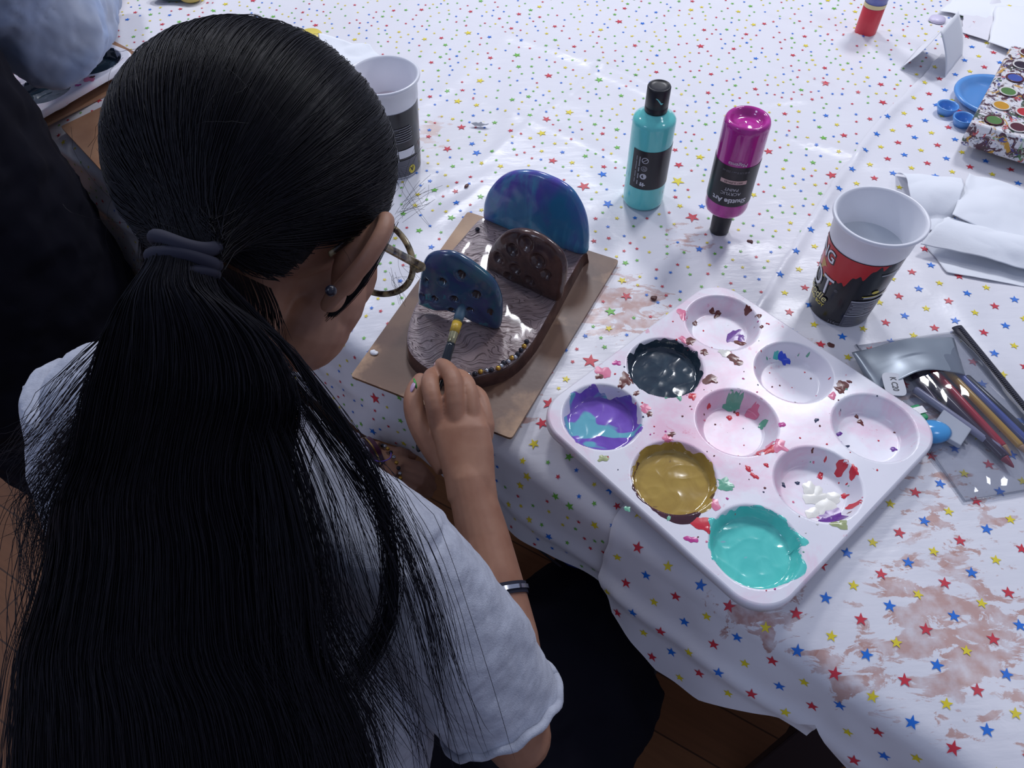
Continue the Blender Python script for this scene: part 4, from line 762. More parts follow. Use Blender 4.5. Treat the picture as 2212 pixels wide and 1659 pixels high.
q.col(c); q.bump(q.noise(p, 90, 5, .6), .5, .0015)
Mr = Matrix((lx, ly, Vector((0, 0, 1)))).transposed(); mb = MB(); mb.box((cen.x, cen.y, .0345), (WB_, BLn, .034), Mr); o = mb.build('box', BX, t, False); bevel(o, .005, 4)
MC = [mat('pan_%s' % n, srgb(*c_), .25) for n, c_ in (('plum', (90, 40, 50)), ('orange', (205, 150, 40)), ('cobalt', (70, 90, 170)), ('moss', (90, 130, 70)), ('white', (215, 210, 205)), ('scarlet', (190, 50, 55)), ('dark', (50, 35, 50)))]
for i in range(4):
    for j in range(6):
        q0 = NL + lx * (.024 + i * .029) + ly * (.020 + j * (BLn - .035) / 5); q0.z = .0515
        pn = MB().lathe([(.0105, .0), (.0120, .0012), (.0108, .0018), (.0092, .0012)], Matrix.Translation(q0), 28).build('pan', MC[4] if (i + j) % 3 else MC[0], t)
        ci = [3, 0, 1, 1, 3, 0, 2, 5, 6, 4, 0, 5][(i * 5 + j * 2) % 12]; o = MB().lathe([(.0002, .0008), (.0102, .0013)], Matrix.Translation(q0), 20).build('paint', MC[ci]); o.parent = pn
# things seen at the far left: another tray on its board
rt = TT.copy(); COL.objects.link(rt); rt['label'] = 'second white paint tray with dark grey paint, at the top left beside the blue-grey sleeve'
for ch in list(TT.children):
    if ch.name.startswith(('tray', 'dark_paint', 'purple')):
        c = ch.copy(); COL.objects.link(c); c.parent = rt; c.matrix_parent_inverse = ch.matrix_parent_inverse.copy()
        if ch.name.startswith('purple'): c.data = c.data.copy(); c.data.materials.clear(); c.data.materials.append(bpy.data.materials['paint_slate']); c.name = 'dark_paint'; c['label'] = 'dark grey paint'
Pn, Pf = pt(100, 236, .03), pt(302, 120, .03); ed = (Pf - Pn).normalized(); ang = math.atan2(ed.y, ed.x); inn = Vector((-ed.y, ed.x, 0)); ctr = Pf - ed * (HW + .002) + inn * HW
ra_ = ang - math.atan2(TU[1], TU[0]); tg_ = pt(150, 185, .03); dk_ = Vector((TU[0], TU[1], 0)) * -SP
ra_ = min((ra_ + k * PI / 2 for k in range(4)), key=lambda a_: (ctr + Matrix.Rotation(a_, 3, 'Z') @ dk_ - tg_).xy.length); rt.rotation_euler = (0, 0, ra_); rt.location = (ctr.x, ctr.y, .003 + .0055)
q1_, q2_ = pt(120, 258, .0065), pt(228, 203, .0065); ed = (q2_ - q1_).normalized(); inn = Vector((-ed.y, ed.x, 0)); a_, b_ = q2_ + ed * .10, q1_ - ed * .10; poly = [a_.xy, (a_ + inn * .26).xy, (b_ + inn * .26).xy, b_.xy]
o = MB().slab([tuple(k) for k in poly], .003, .0065).build('hardboard_sheet', WB2, None, False); fixn(o); tag(o, 'narrow strip of brown board under the second paint tray at the top left', 'board')

# ------------------------------------------------------------------ clear pencil case and what is inside
ca, cb_, cd = pt(1848, 748, .003), pt(2068, 716, .003), pt(2080, 1086, .003); cc_ = cb_ + (cd - ca)
t = thing('pencil_case', 'clear plastic pencil case with a black zip and silver tape, right of the paint tray', 'pencil case', tuple(ca))
PVC = bpy.data.materials.new('clear_plastic'); PVC.use_nodes = True; tr = PVC.node_tree; tr.nodes.clear(); out = tr.nodes.new('ShaderNodeOutputMaterial'); mx = tr.nodes.new('ShaderNodeMixShader'); ta = tr.nodes.new('ShaderNodeBsdfTransparent'); gl = tr.nodes.new('ShaderNodeBsdfGlossy'); fr = tr.nodes.new('ShaderNodeMath'); fr.operation = 'MULTIPLY_ADD'; lw = tr.nodes.new('ShaderNodeLayerWeight'); lw.inputs[0].default_value = .25; tr.links.new(lw.outputs['Facing'], fr.inputs[0]); fr.inputs[1].default_value = .9; fr.inputs[2].default_value = .04
ta.inputs[0].default_value = (.90, .91, .93, 1); gl.inputs['Roughness'].default_value = .05; tr.links.new(fr.outputs[0], mx.inputs[0]); tr.links.new(ta.outputs[0], mx.inputs[1]); tr.links.new(gl.outputs[0], mx.inputs[2]); tr.links.new(mx.outputs[0], out.inputs[0])
def PC(u, w_): return (ca * (1 - u) + cb_ * u) * (1 - w_) + (cd * (1 - u) + cc_ * u) * w_
def ch(u, w_): return .016 * (max(0, math.sin(PI * min(max(u, 0), 1))) * max(0, math.sin(PI * min(max(w_, 0), 1)))) ** .5
mb = MB(); n = 60
for side in (1, 0):
    v = []
    for i in range(n + 1):
        for j in range(n + 1):
            u, w_ = i / n, j / n; p_ = PC(u, w_); h = ch(u, w_); wr = .0022 * abs(noise.noise((p_.x * 45, p_.y * 28, 3))) + .003 * max(0, noise.noise((p_.x * 18 + p_.y * 10, p_.y * 4, 8)))
            v.append(Vector((p_.x, p_.y, .0045 + (h + wr * (1 if 0 < i < n and 0 < j < n else 0) if side else .0))))
    mb.add(v, [(i * (n + 1) + j, (i + 1) * (n + 1) + j, (i + 1) * (n + 1) + j + 1, i * (n + 1) + j + 1) for i in range(n) for j in range(n)])
o = mb.build('clear_pouch', PVC, t)
mb = MB(); pts_ = [PC(1 - .0 * k, k) + Vector((0, 0, .0035)) for k in np.linspace(-.02, 1, 20)]; mb.tube(pts_, .0062, 10, flat=.35, up=(0, 0, 1)); o = mb.build('zip', mat('zip_black', (.02, .02, .035, 1), .55), t)
mb = MB()
for k in range(90): p_ = PC(1, k / 90) + Vector((0, 0, .0060)); mb.box(p_, (.0030, .0010, .0010), Matrix.Rotation(.3, 3, 'Z'))
o2 = mb.build('zip_teeth', mat('zip_teeth', (.05, .05, .07, 1), .3)); tag(o2, kind='stuff'); o2.parent = t; o2.matrix_parent_inverse = Matrix.Translation(t.location).inverted(); 
mb = MB(); hem_ = [PC(0, 0), PC(0, .5), PC(0, 1), PC(.5, 1), PC(1, 1)]; hem_ = [h_ + Vector((0, 0, .0015)) for h_ in hem_]; mb.tube(hem_, .0022, 10); o = mb.build('welded_edge', PVC, t)
TAPE = mat('silver_tape', srgb(150, 160, 170), .32, Metallic=.35); tp = [pt(*k, .02) for k in ((1845, 745), (2068, 711), (2093, 795), (1890, 828))]; v = []; n = 24
for i in range(n + 1):
    for j in range(n + 1):
        u, w_ = i / n, j / n; p_ = (tp[0] * (1 - u) + tp[1] * u) * (1 - w_) + (tp[3] * (1 - u) + tp[2] * u) * w_; w2 = w_ * .28; h = ch(u, .02 + w2)
        edge = .004 * math.sin(u * 7 + 1); p_ = p_ + (tp[3] - tp[0]).normalized() * edge * (1 if w_ > .5 else .6)
        v.append(Vector((p_.x, p_.y, .0065 + h + .0028 + .0012 * noise.noise((p_.x * 40, p_.y * 40, 2)))))
o = new_obj('tape_strip', v, [(i * (n + 1) + j, (i + 1) * (n + 1) + j, (i + 1) * (n + 1) + j + 1, i * (n + 1) + j + 1) for i in range(n) for j in range(n)], TAPE, t); fixn(o); s = o.modifiers.new('s', 'SOLIDIFY'); s.thickness = .0005
def pen(name, a, b, r, col_, label, cat, tip=None, z=.010, grp=None):
    A, Bp = pt(*a, z), pt(*b, z); d = (Bp - A); th_ = thing(name, label, cat, tuple(A), grp); cap_c = tip
    m = mat('pen_%s_%d' % (name, len(MATS)), col_, .25); MB().tube([A, A + d * .02, A + d * .88, A + d * .90], [r * .8, r, r, r * .9], 14).build('barrel', m, th_)
    MB().tube([A + d * .90, A + d * .91, A + d * .985, Bp], [r * .95, r * .9, r * .35, r * .12], 14).build('tip', mat('pen_tip_%d' % len(MATS), cap_c or (.3, .3, .32, 1), .3), th_)
pen('pencil', (2015, 800), (2185, 985), .0040, srgb(190, 50, 65), 'red pencil inside the clear case, nearest the middle', 'pencil', srgb(190, 150, 110))
pen('pencil', (2040, 795), (2225, 985), .0036, srgb(205, 160, 60), 'mustard yellow pencil inside the clear case', 'pencil', srgb(190, 150, 110))
pen('pen', (2062, 800), (2250, 985), .0040, srgb(85, 100, 175), 'blue pen inside the clear case beside the yellow pencil', 'pen')
pen('pen', (1998, 815), (2190, 1010), .0042, srgb(60, 45, 65), 'dark purple pen inside the clear case, left of the red pencil', 'pen', srgb(150, 50, 70))
pen('pen', (1975, 840), (2180, 985), .0040, srgb(150, 150, 175), 'pale grey pen inside the clear case, lowest of the row', 'pen', srgb(90, 80, 110))
pen('marker_pen', (2085, 815), (2240, 960), .0046, srgb(30, 32, 42), 'black marker inside the clear case next to the zip', 'marker pen')
pen('pencil', (1960, 790), (2090, 960), .0036, srgb(70, 50, 75), 'dark pencil crossing under the white sticker in the case', 'pencil', z=.007)
sg = pt(1960, 905, .007); GN = mat('sharpener_green', srgb(50, 170, 105), .3); t2 = thing('pencil_sharpener', 'green plastic pencil sharpener with a metal blade inside the clear case', 'sharpener', tuple(sg))
Mr = Matrix.Rotation(.25, 3, 'Z'); bevel(MB().box(sg + Vector((0, 0, .004)), (.030, .018, .010), Mr).build('body', GN, t2, False), .002); MB().box(sg + Vector((.004, .002, .0097)), (.022, .008, .0010), Mr).build('blade', mat('steel', (.6, .6, .62, 1), .25, Metallic=1), t2, False)
er = pt(2010, 930, .008); t2 = thing('eraser', 'blue and clear rounded eraser inside the clear case by the tray corner', 'eraser', tuple(er)); MB().sphere(er + Vector((-.002, -.004, .004)), (.019, .013, .008), n=24).build('blue_part', mat('eraser_blue', srgb(80, 160, 220), .15), t2)
bevel(MB().box(pt(2055, 925, .010), (.032, .030, .006), Matrix.Rotation(.8, 3, 'Z')).build('white_sleeve', mat('eraser_white', srgb(205, 210, 218), .35), t2, False), .001)
stp = pt(1930, 832, .019); t2 = thing('price_sticker', 'white sticker printed K C20 beside the silver tape on the clear case', 'sticker', tuple(stp)); ax = (pt(1920, 858, .019) - pt(1938, 812, .019)).normalized(); ax = (pt(1938, 872, .019) - pt(1920, 806, .019)).normalized(); ay = Vector((-ax.y, ax.x, 0))
mb = MB(); pl = []
for k in range(24):
    a = 2 * PI * k / 24; e_ = 4; X = math.copysign(abs(math.cos(a)) ** .5, math.cos(a)) * .0145; Y = math.copysign(abs(math.sin(a)) ** .5, math.sin(a)) * .0105; pl.append(tuple((stp + ax * X + ay * Y).xy))
mb.slab(pl, .0205, .0209); fixn(mb.build('sticker_face', mat('sticker_white', srgb(205, 208, 215), .4), t2, False))
v, f = text_mesh('K C20', .0085, lambda x, y: Vector(((stp + ax * x + ay * y).x, (stp + ax * x + ay * y).y, .0212)), bold=.0001, xs=.8); MB().add(v, f).build('lettering', mat('ink', (.05, .05, .06, 1), .5), t2, False)
# ------------------------------------------------------------------ the girl
SK = mat('skin', srgb(160, 118, 96), .55, Subsurface_Weight=.10); q = NT(SK); SK.node_tree.nodes['Principled BSDF'].inputs['Subsurface Radius'].default_value = (.012, .005, .003)
q.col(q.mix(q.mapr(q.noise(q.pos(), 40, 4), .35, .7), srgb(168, 124, 100), srgb(150, 104, 82))); q.bump(q.noise(q.pos(), 260, 3), .12, .0005)
SKD = mat('skin', (0, 0, 0, 1))
HAIR = mat('black_hair', (.0045, .0042, .0085, 1), .46); HAIR.node_tree.nodes['Principled BSDF'].inputs['Specular IOR Level'].default_value = .22
HAIRC = mat('black_hair_core', (.004, .0037, .006, 1), .65)
def norm(v): v = np.array(v, float); return v / np.linalg.norm(v)
HRc = norm((.84, .50, -.20)); HUc = np.array((.45, -.86, -.24)); HUc = norm(HUc - HRc * (HUc @ HRc)); HFc = np.cross(HUc, HRc)
HR, HF, HU = B @ HRc, B @ HFc, B @ HUc; HC0 = np.array(cp(583, 388, .468))
def hp(r, f, u): return Vector(HC0 + HR * r + HF * f + HU * u)
HM = Matrix((HR, HF, HU)).transposed()
P = thing('person', 'girl with long black ponytail and white-grey shirt painting at the table', 'person', (-.30, .10, FZ))
bm_ = MB()
bm_.sphere(hp(0, -.006, .006), (.0710, .082, .070), HM, 32); bm_.sphere(hp(.006, .032, -.035), (.058, .056, .060), HM, 28); bm_.sphere(hp(.004, .045, -.078), (.052, .044, .042), HM, 24)
bm_.sphere(hp(0, .076, -.110), (.022, .018, .017), HM, 20)
for sgn in (-1, 1):
    bm_.sphere(hp(sgn * .038, .060, -.045), (.028, .024, .032), HM, 20); bm_.sphere(hp(.053 if sgn > 0 else -.036, .026, -.078), (.024, .034, .033), HM, 20)
    bm_.sphere(hp(sgn * .028, .0785, -.012), (.013, .009, .008), HM, 16)
    bm_.sphere(hp(sgn * .046 + .004, .034, -.060), (.026, .032, .034), HM, 20)
    # ear: rim, lobe, bowl
    e0 = [(.074, .004, -.010), (.082, -.002, .008), (.0895, -.012, .016), (.0955, -.021, .010), (.0960, -.026, -.006), (.0915, -.026, -.022), (.0845, -.021, -.036), (.0785, -.014, -.047), (.0750, -.006, -.045)]
    e1 = spline(e0, 26); bm_.tube([hp(sgn * a, b, c) for a, b, c in e1], [.0042 + .0012 * math.sin(PI * k / 25) for k in range(26)], 10)
    bm_.sphere(hp(sgn * .0845, -.010, -.012), (.0042, .0165, .0255), Matrix((HR, HF, HU)).transposed() @ Matrix.Rotation(sgn * .72, 3, 'Z'), 24); bm_.sphere(hp(sgn * .0785, -.009, -.042), (.006, .0090, .0100), HM, 16); bm_.sphere(hp(sgn * .077, -.006, -.016), (.010, .010, .024), HM, 16)
    
bm_.tube([hp(0, .082, -.012), hp(0, .096, -.036), hp(0, .099, -.044), hp(0, .086, -.050)], [.006, .0085, .009, .007], 12)
for sgn in (-1, 1): bm_.sphere(hp(sgn * .009, .088, -.046), (.006, .007, .005), HM, 12)
bm_.tube([hp(-.020, .080, -.068), hp(0, .089, -.066), hp(.020, .080, -.068)], [.003, .0048, .003], 10); bm_.tube([hp(-.018, .079, -.074), hp(0, .087, -.076), hp(.018, .079, -.074)], [.003, .005, .003], 10)
neck = cp(505, 985, .515); LSH, RSH = cp(200, 852, .565), cp(893, 1228, .52); ch_ = (LSH + RSH) / 2
bm_.tube([hp(.004, -.008, -.030), hp(.010, -.006, -.070), hp(.014, -.010, -.100).lerp(neck, .35), neck, neck.lerp(ch_, .7)], [.046, .040, .040, .047, .055], 24)
bm_.tube([LSH, ch_ + Vector((0, 0, .0)), RSH], [.035, .048, .034], 20)
PEL = Vector((-.30, .02, -.22)); bm_.tube([ch_, ch_.lerp(PEL, .5) + Vector((.02, .025, 0)), PEL], [.062, .065, .08], 20)
# right arm
ELB = cp(1118, 1590, .60); WR_ = cp(1012, 1030, .672)
bm_.tube([RSH, RSH.lerp(ELB, .35), RSH.lerp(ELB, .75), ELB], [.033, .033, .031, .027], 20); bm_.sphere(ELB, .0275, n=20)
fa = [ELB, cp(1110, 1500, .615), cp(1092, 1380, .635), cp(1068, 1270, .652), cp(1044, 1160, .664), cp(1022, 1075, .670), cp(1013, 1035, .673), cp(1008, 985, .679), cp(1002, 950, .684)]
bm_.tube(fa, [.027, .0285, .0285, .0265, .0235, .0210, .0198, .0160, .0110], 22)
# left arm with its hand in the lap
LEL = cp(280, 1200, .745); LW_ = cp(770, 985, .875)
bm_.tube([LSH, LSH.lerp(LEL, .5), LEL], [.036, .033, .027], 18); bm_.sphere(LEL, .028, n=18)
bm_.tube([LEL, LEL.lerp(LW_, .4), LEL.lerp(LW_, .8), LW_, cp(815, 992, .875)], [.027, .029, .024, .0225, .021], 18)
lh = lambda x, y, d=.875: cp(x, y, d)
bm_.tube([lh(800, 990), lh(835, 1005), lh(862, 1020)], [.021, .026, .024], 16, flat=.6, up=(0, 0, 1))
for a, b, c in (((862, 1000), (905, 1010), (930, 1035)), ((868, 1012), (912, 1026), (934, 1052)), ((866, 1024), (908, 1040), (926, 1066)), ((858, 1036), (892, 1054), (908, 1076)), ((830, 990), (862, 978), (890, 985))):
    bm_.tube([lh(*a), lh(*b, .88), lh(*c, .90)], [.0085, .0078, .0062], 12); bm_.sphere(lh(*c, .90), .0062, n=12)
# right hand holding the brush
def H(x, y, d): return cp(x, y, d)
palm = [[(968, 1085), (1022, 1080), (1076, 1078)], [(961, 1040), (1014, 1035), (1070, 1032)], [(946, 985), (1005, 975), (1067, 970)], [(934, 935), (990, 922), (1058, 925)], [(932, 908), (988, 900), (1052, 912)], [(934, 885), (988, 876), (1044, 890)], [(934, 862), (986, 852), (1036, 872)]]
rings = []
for k, (row, th_, dd) in enumerate(zip(palm, (.0195, .0180, .0155, .0135, .0120, .0090, .0050), (.671, .673, .678, .6825, .686, .690, .694))):
    L_, Cn, R_ = (H(*p_, dd) for p_ in row); L_ = L_; ax_ = (R_ - L_); w_ = ax_.length / 2; ax_.normalize(); c_ = (L_ + R_) / 2; nrm = Vector(B @ norm((c_ and 0.05, -.35, -1.0)))
    nrm = (nrm - ax_ * nrm.dot(ax_)).normalized(); rings.append([c_ + ax_ * math.cos(2 * PI * j / 28) * w_ * (1.0) + nrm * (math.sin(2 * PI * j / 28) * th_ + (.002 * math.cos(2 * PI * j / 28) ** 2)) for j in range(28)])
bm_.loft(rings)
FG0 = [(962, 962, .684), (988, 960, .682), (1016, 962, .684), (1040, 966, .689)]
FG = [  # knuckle, middle joint, end joint, tip
    ([(947, 910, .684), (936, 866, .682), (929, 830, .690), (934, 813, .706), (946, 806, .724)], [.0100, .0086, .0089, .0086, .0072]),
    ([(984, 902, .682), (981, 850, .682), (977, 815, .690), (962, 795, .706), (952, 787, .722)], [.0102, .0088, .0090, .0082, .0064]),
    ([(1020, 908, .686), (1016, 862, .689), (1008, 830, .698), (994, 814, .718), (978, 810, .737)], [.0098, .0084, .0085, .0078, .0068]),
    ([(1049, 920, .693), (1045, 884, .699), (1036, 856, .709), (1018, 842, .728), (1002, 838, .746)], [.0090, .0076, .0074, .0068, .0060])]
for fi, (pts_, rr) in enumerate(FG):
    bm_.tube([H(*FG0[fi]), H(*[(a_ + b_) / 2 for a_, b_ in zip(FG0[fi], pts_[0])]), H(*pts_[0])], [.0075, .0092, rr[0]], 14)
    sp = spline(pts_, 13); rs = np.interp(np.linspace(0, 4, 13), range(5), rr); PP = [H(*k) for k in sp]; bm_.tube(PP, list(rs), 14); bm_.sphere(PP[-1], rs[-1], n=14); bm_.sphere(PP[0], rs[0] * 1.02, n=14)
TH_ = [(972, 1005, .690), (932, 955, .698), (903, 908, .706), (893, 870, .714), (898, 842, .722), (908, 822, .728)]
sp = spline(TH_, 14); rs = np.interp(np.linspace(0, 5, 14), range(6), [.0150, .0135, .0112, .0100, .0095, .0075]); PP = [H(*k) for k in sp]; bm_.tube(PP, list(rs), 14); bm_.sphere(PP[-1], .0078, n=14)
body = bm_.build('body', SK, P); remesh(body, .00150, 4, .5)
# facial details
EYE = mat('eye_white', (.7, .7, .7, 1), .2)
for sgn in (-1, 1):
    MB().sphere(hp(sgn * .029, .0825, -.016), (.0095, .005, .0045), HM, 16).build('eye', EYE, P)
    MB().tube([hp(sgn * .016, .089, .002), hp(sgn * .030, .088, .006), hp(sgn * .044, .078, .002)], [.0012, .002, .001], 8).build('eyebrow', HAIRC, P)
MB().tube([hp(-.017, .0845, -.071), hp(0, .0925, -.070), hp(.017, .0845, -.071)], [.0012, .0022, .0012], 10).build('lips', mat('lips', srgb(150, 80, 78), .4), P)
# thumb nail with its green stripe
nl = [H(898, 842, .7135), H(902, 826, .7185)]; d_ = (nl[1] - nl[0]).normalized()
tn = Vector(B @ norm((-.75, -.1, -.65))); sd = d_.cross(tn).normalized(); tc = H(899, 838, .7165)
mb = MB(); mb.sphere(tc + tn * .0045, (.0065, .0048, .0018), Matrix((d_, sd, tn)).transposed(), 18); nail = mb.build('thumb_nail', mat('nail_lilac', srgb(190, 160, 190), .25), P); nail['label'] = 'pale painted thumb nail'
mb = MB(); mb.tube([H(894, 818, .716), H(897, 828, .714), H(900, 838, .712)], [.0007, .0012, .0006], 8); gs = mb.build('green_stripe', mat('nail_green', srgb(50, 170, 70), .3)); gs.parent = nail
tip = H(946, 786, .7155); tn = Vector(B @ norm((-.35, -.75, -.6))); d2 = Vector(B @ norm((-.6, -.2, .3))); d2 = (d2 - tn * d2.dot(tn)).normalized(); MB().sphere(tip, (.0048, .0040, .0016), Matrix((d2, d2.cross(tn), tn)).transposed(), 16).build('finger_nail', mat('nail_pink', srgb(200, 160, 160), .25), P)

# hair: scalp volume, strands drawn back to the tie, the long tail
CR_ = (.0765, .0930, .0790); CO = np.array([0, -.012, .008])
def scalp(d, k=1.0): # d unit direction in head axes (r,f,u)
    r = 1 / np.sqrt((d[..., 0] / CR_[0]) ** 2 + (d[..., 1] / CR_[1]) ** 2 + (d[..., 2] / CR_[2]) ** 2)
    q_ = CO + d * (r * k)[..., None]; return HC0 + q_[..., 0:1] * HR + q_[..., 1:2] * HF + q_[..., 2:3] * HU
_t = np.array(cp(400, 542, .370)) - HC0; TD = norm((_t @ HR, _t @ HF, _t @ HU) - CO); nseg = 64; v = []; f = []; keep = {}
def hairy(d):    # is this direction under hair
    r, f_, u = d
    if f_ > .42 + .55 * max(0, u): return False                    # face
    if u < (-.84 if r < -.1 else -.64): return False              # below the nape line
    if abs(r) > .45 and (r > 0 or f_ > -.1) and f_ > -.30 + .35 * max(0, u + .1) * 2 and u < -.06 + .10 * (f_ + .1): return False   # ears and temples
    return True
hv = MB(); n1, n2 = 72, 144; vv = []; dirs = []
for i in range(n1 + 1):
    for j in range(n2):
        ph = PI * i / n1; a = 2 * PI * j / n2; d = np.array([math.sin(ph) * math.cos(a), math.sin(ph) * math.sin(a), math.cos(ph)]); dirs.append(d)
D = np.array(dirs); k_ = .985 + .010 * np.array([noise.noise((x[0] * 3, x[1] * 3, x[2] * 3)) for x in dirs]); SV = scalp(D, k_)
fs = []
for i in range(n1):
    for j in range(n2):
        j2 = (j + 1) % n2; ids = (i * n2 + j, (i + 1) * n2 + j, (i + 1) * n2 + j2, i * n2 + j2)
        if all(hairy(dirs[x]) for x in ids): fs.append(ids)
hair = new_obj('hair', [Vector(x) for x in SV], fs, HAIRC, P); bmx = bmesh.new(); bmx.from_mesh(hair.data); bmesh.ops.delete(bmx, geom=[v_ for v_ in bmx.verts if not v_.link_faces], context='VERTS'); bmesh.ops.remove_doubles(bmx, verts=bmx.verts, dist=1e-5); bmx.to_mesh(hair.data); bmx.free()
fixn(hair); s = hair.modifiers.new('s', 'SOLIDIFY'); s.thickness = .006; s.offset = -1; hair['label'] = 'smooth black hair drawn back to the tie'
def slerp(a, b, t): w_ = math.acos(max(-1, min(1, float(a @ b)))); return (math.sin((1 - t) * w_) * a + math.sin(t * w_) * b) / math.sin(w_)
TIE = np.array(cp(400, 542, .370)); TDv = TIE - HC0; print('tie head coords', TDv @ HR, TDv @ HF, TDv @ HU); paths = []; K = 16
cnt = 0
while cnt < 15000:
    d = rng.normal(size=3); d /= np.linalg.norm(d)
    if cnt % 5 < 2:                                              # more roots along the front and side hairline
        d = norm((rng.uniform(-1, 1), rng.uniform(.1, .75), rng.uniform(-.2, 1.0)))
    if not hairy(d) or d @ TD > .93: continue
    w_ = math.acos(float(d @ TD)); t0 = 0; jit = rng.normal(0, .035, 3); lift = rng.uniform(.998, 1.020) if rng.random() > .04 else rng.uniform(1.02, 1.035)
    bow = np.array([0, 0, 1.0]); bow = bow - TD * (bow @ TD); amp = rng.normal(0, .05) + .10 * math.sin(w_) * (1 if d[1] > -.2 else .4); Q = []
    for k in range(K):
        t = k / (K - 1); tt = t ** .95; q_ = slerp(d, norm(TD + jit * .25), tt * (1 - .12 / max(w_, .3))); q_ = norm(q_ + bow * amp * math.sin(PI * tt)); Q.append(q_)
    Q = np.array(Q); pth = scalp(Q, lift + .004 * np.sin(np.linspace(0, 6, K) + rng.uniform(0, 6)) * .5)
    e_ = np.linspace(0, 1, K) ** 4; end = TIE + (HR * rng.normal(0, .007) + HU * rng.normal(0, .007)); m_ = np.clip((np.linspace(0, 1, K) - .78) / .22, 0, 1)[:, None] ** 1.5
    pth = pth * (1 - m_ * .85) + end * m_ * .85; paths.append(pth); cnt += 1
paths = np.array(paths); rad = np.full(paths.shape[:2], .00030) * rng.uniform(.6, 1.3, (len(paths), 1)); rad[:, 0] *= .5
o = strands('hair_strands', paths, rad, HAIR); o.parent = hair; o['kind'] = 'stuff'
# loose fine hairs round the outline
fl = []
for k in range(260):
    a = rng.uniform(0, 2 * PI); d = norm((rng.normal(), rng.normal() * .8, rng.normal() * .8 + .3))
    if not hairy(d): continue
    p0 = scalp(d[None], np.array([1.0]))[0]; g_ = (HR * d[0] + HF * d[1] + HU * d[2]); tg = np.cross(g_, rng.normal(size=3)); tg /= np.linalg.norm(tg); tg = tg * .5 + (TIE - p0) * 3; L = rng.uniform(.02, .06); h_ = rng.uniform(.004, .012)
    fl.append([p0 + tg / np.linalg.norm(tg) * L * u + g_ * h_ * math.sin(u * 2.4) + rng.normal(0, .0004, 3) for u in np.linspace(0, 1, 10)])
# wisps below and in front of the ear
for x0, y0, x1, y1, dd, n_ in ((862, 470, 930, 420, .42, 14), (866, 400, 918, 300, .44, 3), (858, 380, 920, 470, .44, 3), (870, 560, 905, 590, .43, 5), (850, 600, 870, 640, .43, 12)):
    for k in range(n_):
        a = cp(x0 + rng.normal(0, 6), y0 + rng.normal(0, 14), dd); b = cp(x1 + rng.normal(0, 12), y1 + rng.normal(0, 16), dd + .02); c = a.lerp(b, .5) + Vector(rng.normal(0, .004, 3)); fl.append([np.array(a.lerp(c, u).lerp(c.lerp(b, u), u)) for u in np.linspace(0, 1, 10)])
fl = np.array(fl); o = strands('loose_hairs', fl, np.full(fl.shape[:2], .00009), HAIR); o.parent = hair; o['kind'] = 'stuff'
# sideburn lock in front of and behind the ear, down the jaw, nape fuzz
lk = []
for k in range(300):
    j_ = rng.normal(0, 1, 3); a = np.array(hp(.0775, .018, .010)) + j_ * .0018; b = np.array(hp(.0775, .016, -.026)) + j_ * .0018; c = np.array(hp(.070, .016, -.052)) + j_ * .0018; d = np.array(hp(.064, .006, -.070 - .008 * rng.random())) + j_ * .0014
    lk.append(spline([a, b, c, d], 12))
for k in range(500):
    r0 = rng.uniform(-.05, .062); a = np.array(hp(r0, -.075 + abs(r0) * .4, -.045)); b = np.array(hp(r0 * .98, -.062 + abs(r0) * .55, -.062)); c = np.array(hp(r0 * 1.02, -.050 + abs(r0) * .6, -.080 - rng.random() * .008)); lk.append(spline([a, b, c + rng.normal(0, .002, 3)], 12))
lk = np.array(lk); rad = np.full(lk.shape[:2], .00026); rad[:, -4:] *= np.array([.8, .6, .4, .2]); o = strands('side_lock', lk, rad, HAIR); o.parent = hair; o['kind'] = 'stuff'; o['label'] = 'thin lock in front of the ear'

# ponytail: rows are (x, y, depth, half width px left/right in metres, half thickness)
PT = [(398, 556, 0.368, 0.0147, 0.016), (390, 600, 0.368, 0.0161, 0.017), (386, 650, 0.370, 0.0220, 0.021), (402, 700, 0.376, 0.0315, 0.026), (418, 770, 0.386, 0.0421, 0.029), (420, 880, 0.402, 0.0524, 0.032), (392, 1010, 0.420, 0.0547, 0.033), (378, 1100, 0.432, 0.0629, 0.034), (385, 1200, 0.444, 0.0705, 0.034), (376, 1320, 0.452, 0.0781, 0.033), (372, 1420, 0.458, 0.0866, 0.032), (400, 1520, 0.462, 0.0986, 0.031), (418, 1660, 0.470, 0.1088, 0.030), (430, 1880, 0.485, 0.1132, 0.026), (430, 2050, 0.500, 0.0700, 0.018), (440, 2250, 0.520, 0.0300, 0.008)]
SPT = spline(PT, 60)
def tail(u, a, b):
    i = u * 59; i0 = min(int(i), 58); f_ = i - i0; q_ = SPT[i0] * (1 - f_) + SPT[i0 + 1] * f_; c = np.array(cp(q_[0], q_[1], q_[2])); return c + B @ np.array([1, 0, 0]) * a * q_[3] + B @ np.array([0, -.3, -.95]) * b * q_[4]
core = MB(); rings = []
for i in range(50):
    u = i / 49; rings.append([Vector(tail(u, math.cos(t) * (.86 + .05 * noise.noise((math.cos(t) * 3, u * 6, 3))), math.sin(t) * .80)) for t in np.linspace(0, 2 * PI, 37)[:-1]])
core.loft(rings); pony = core.build('ponytail', HAIRC, P); pony['label'] = 'long thick ponytail hanging down the back'; fixn(pony)
pa = []; K = 34
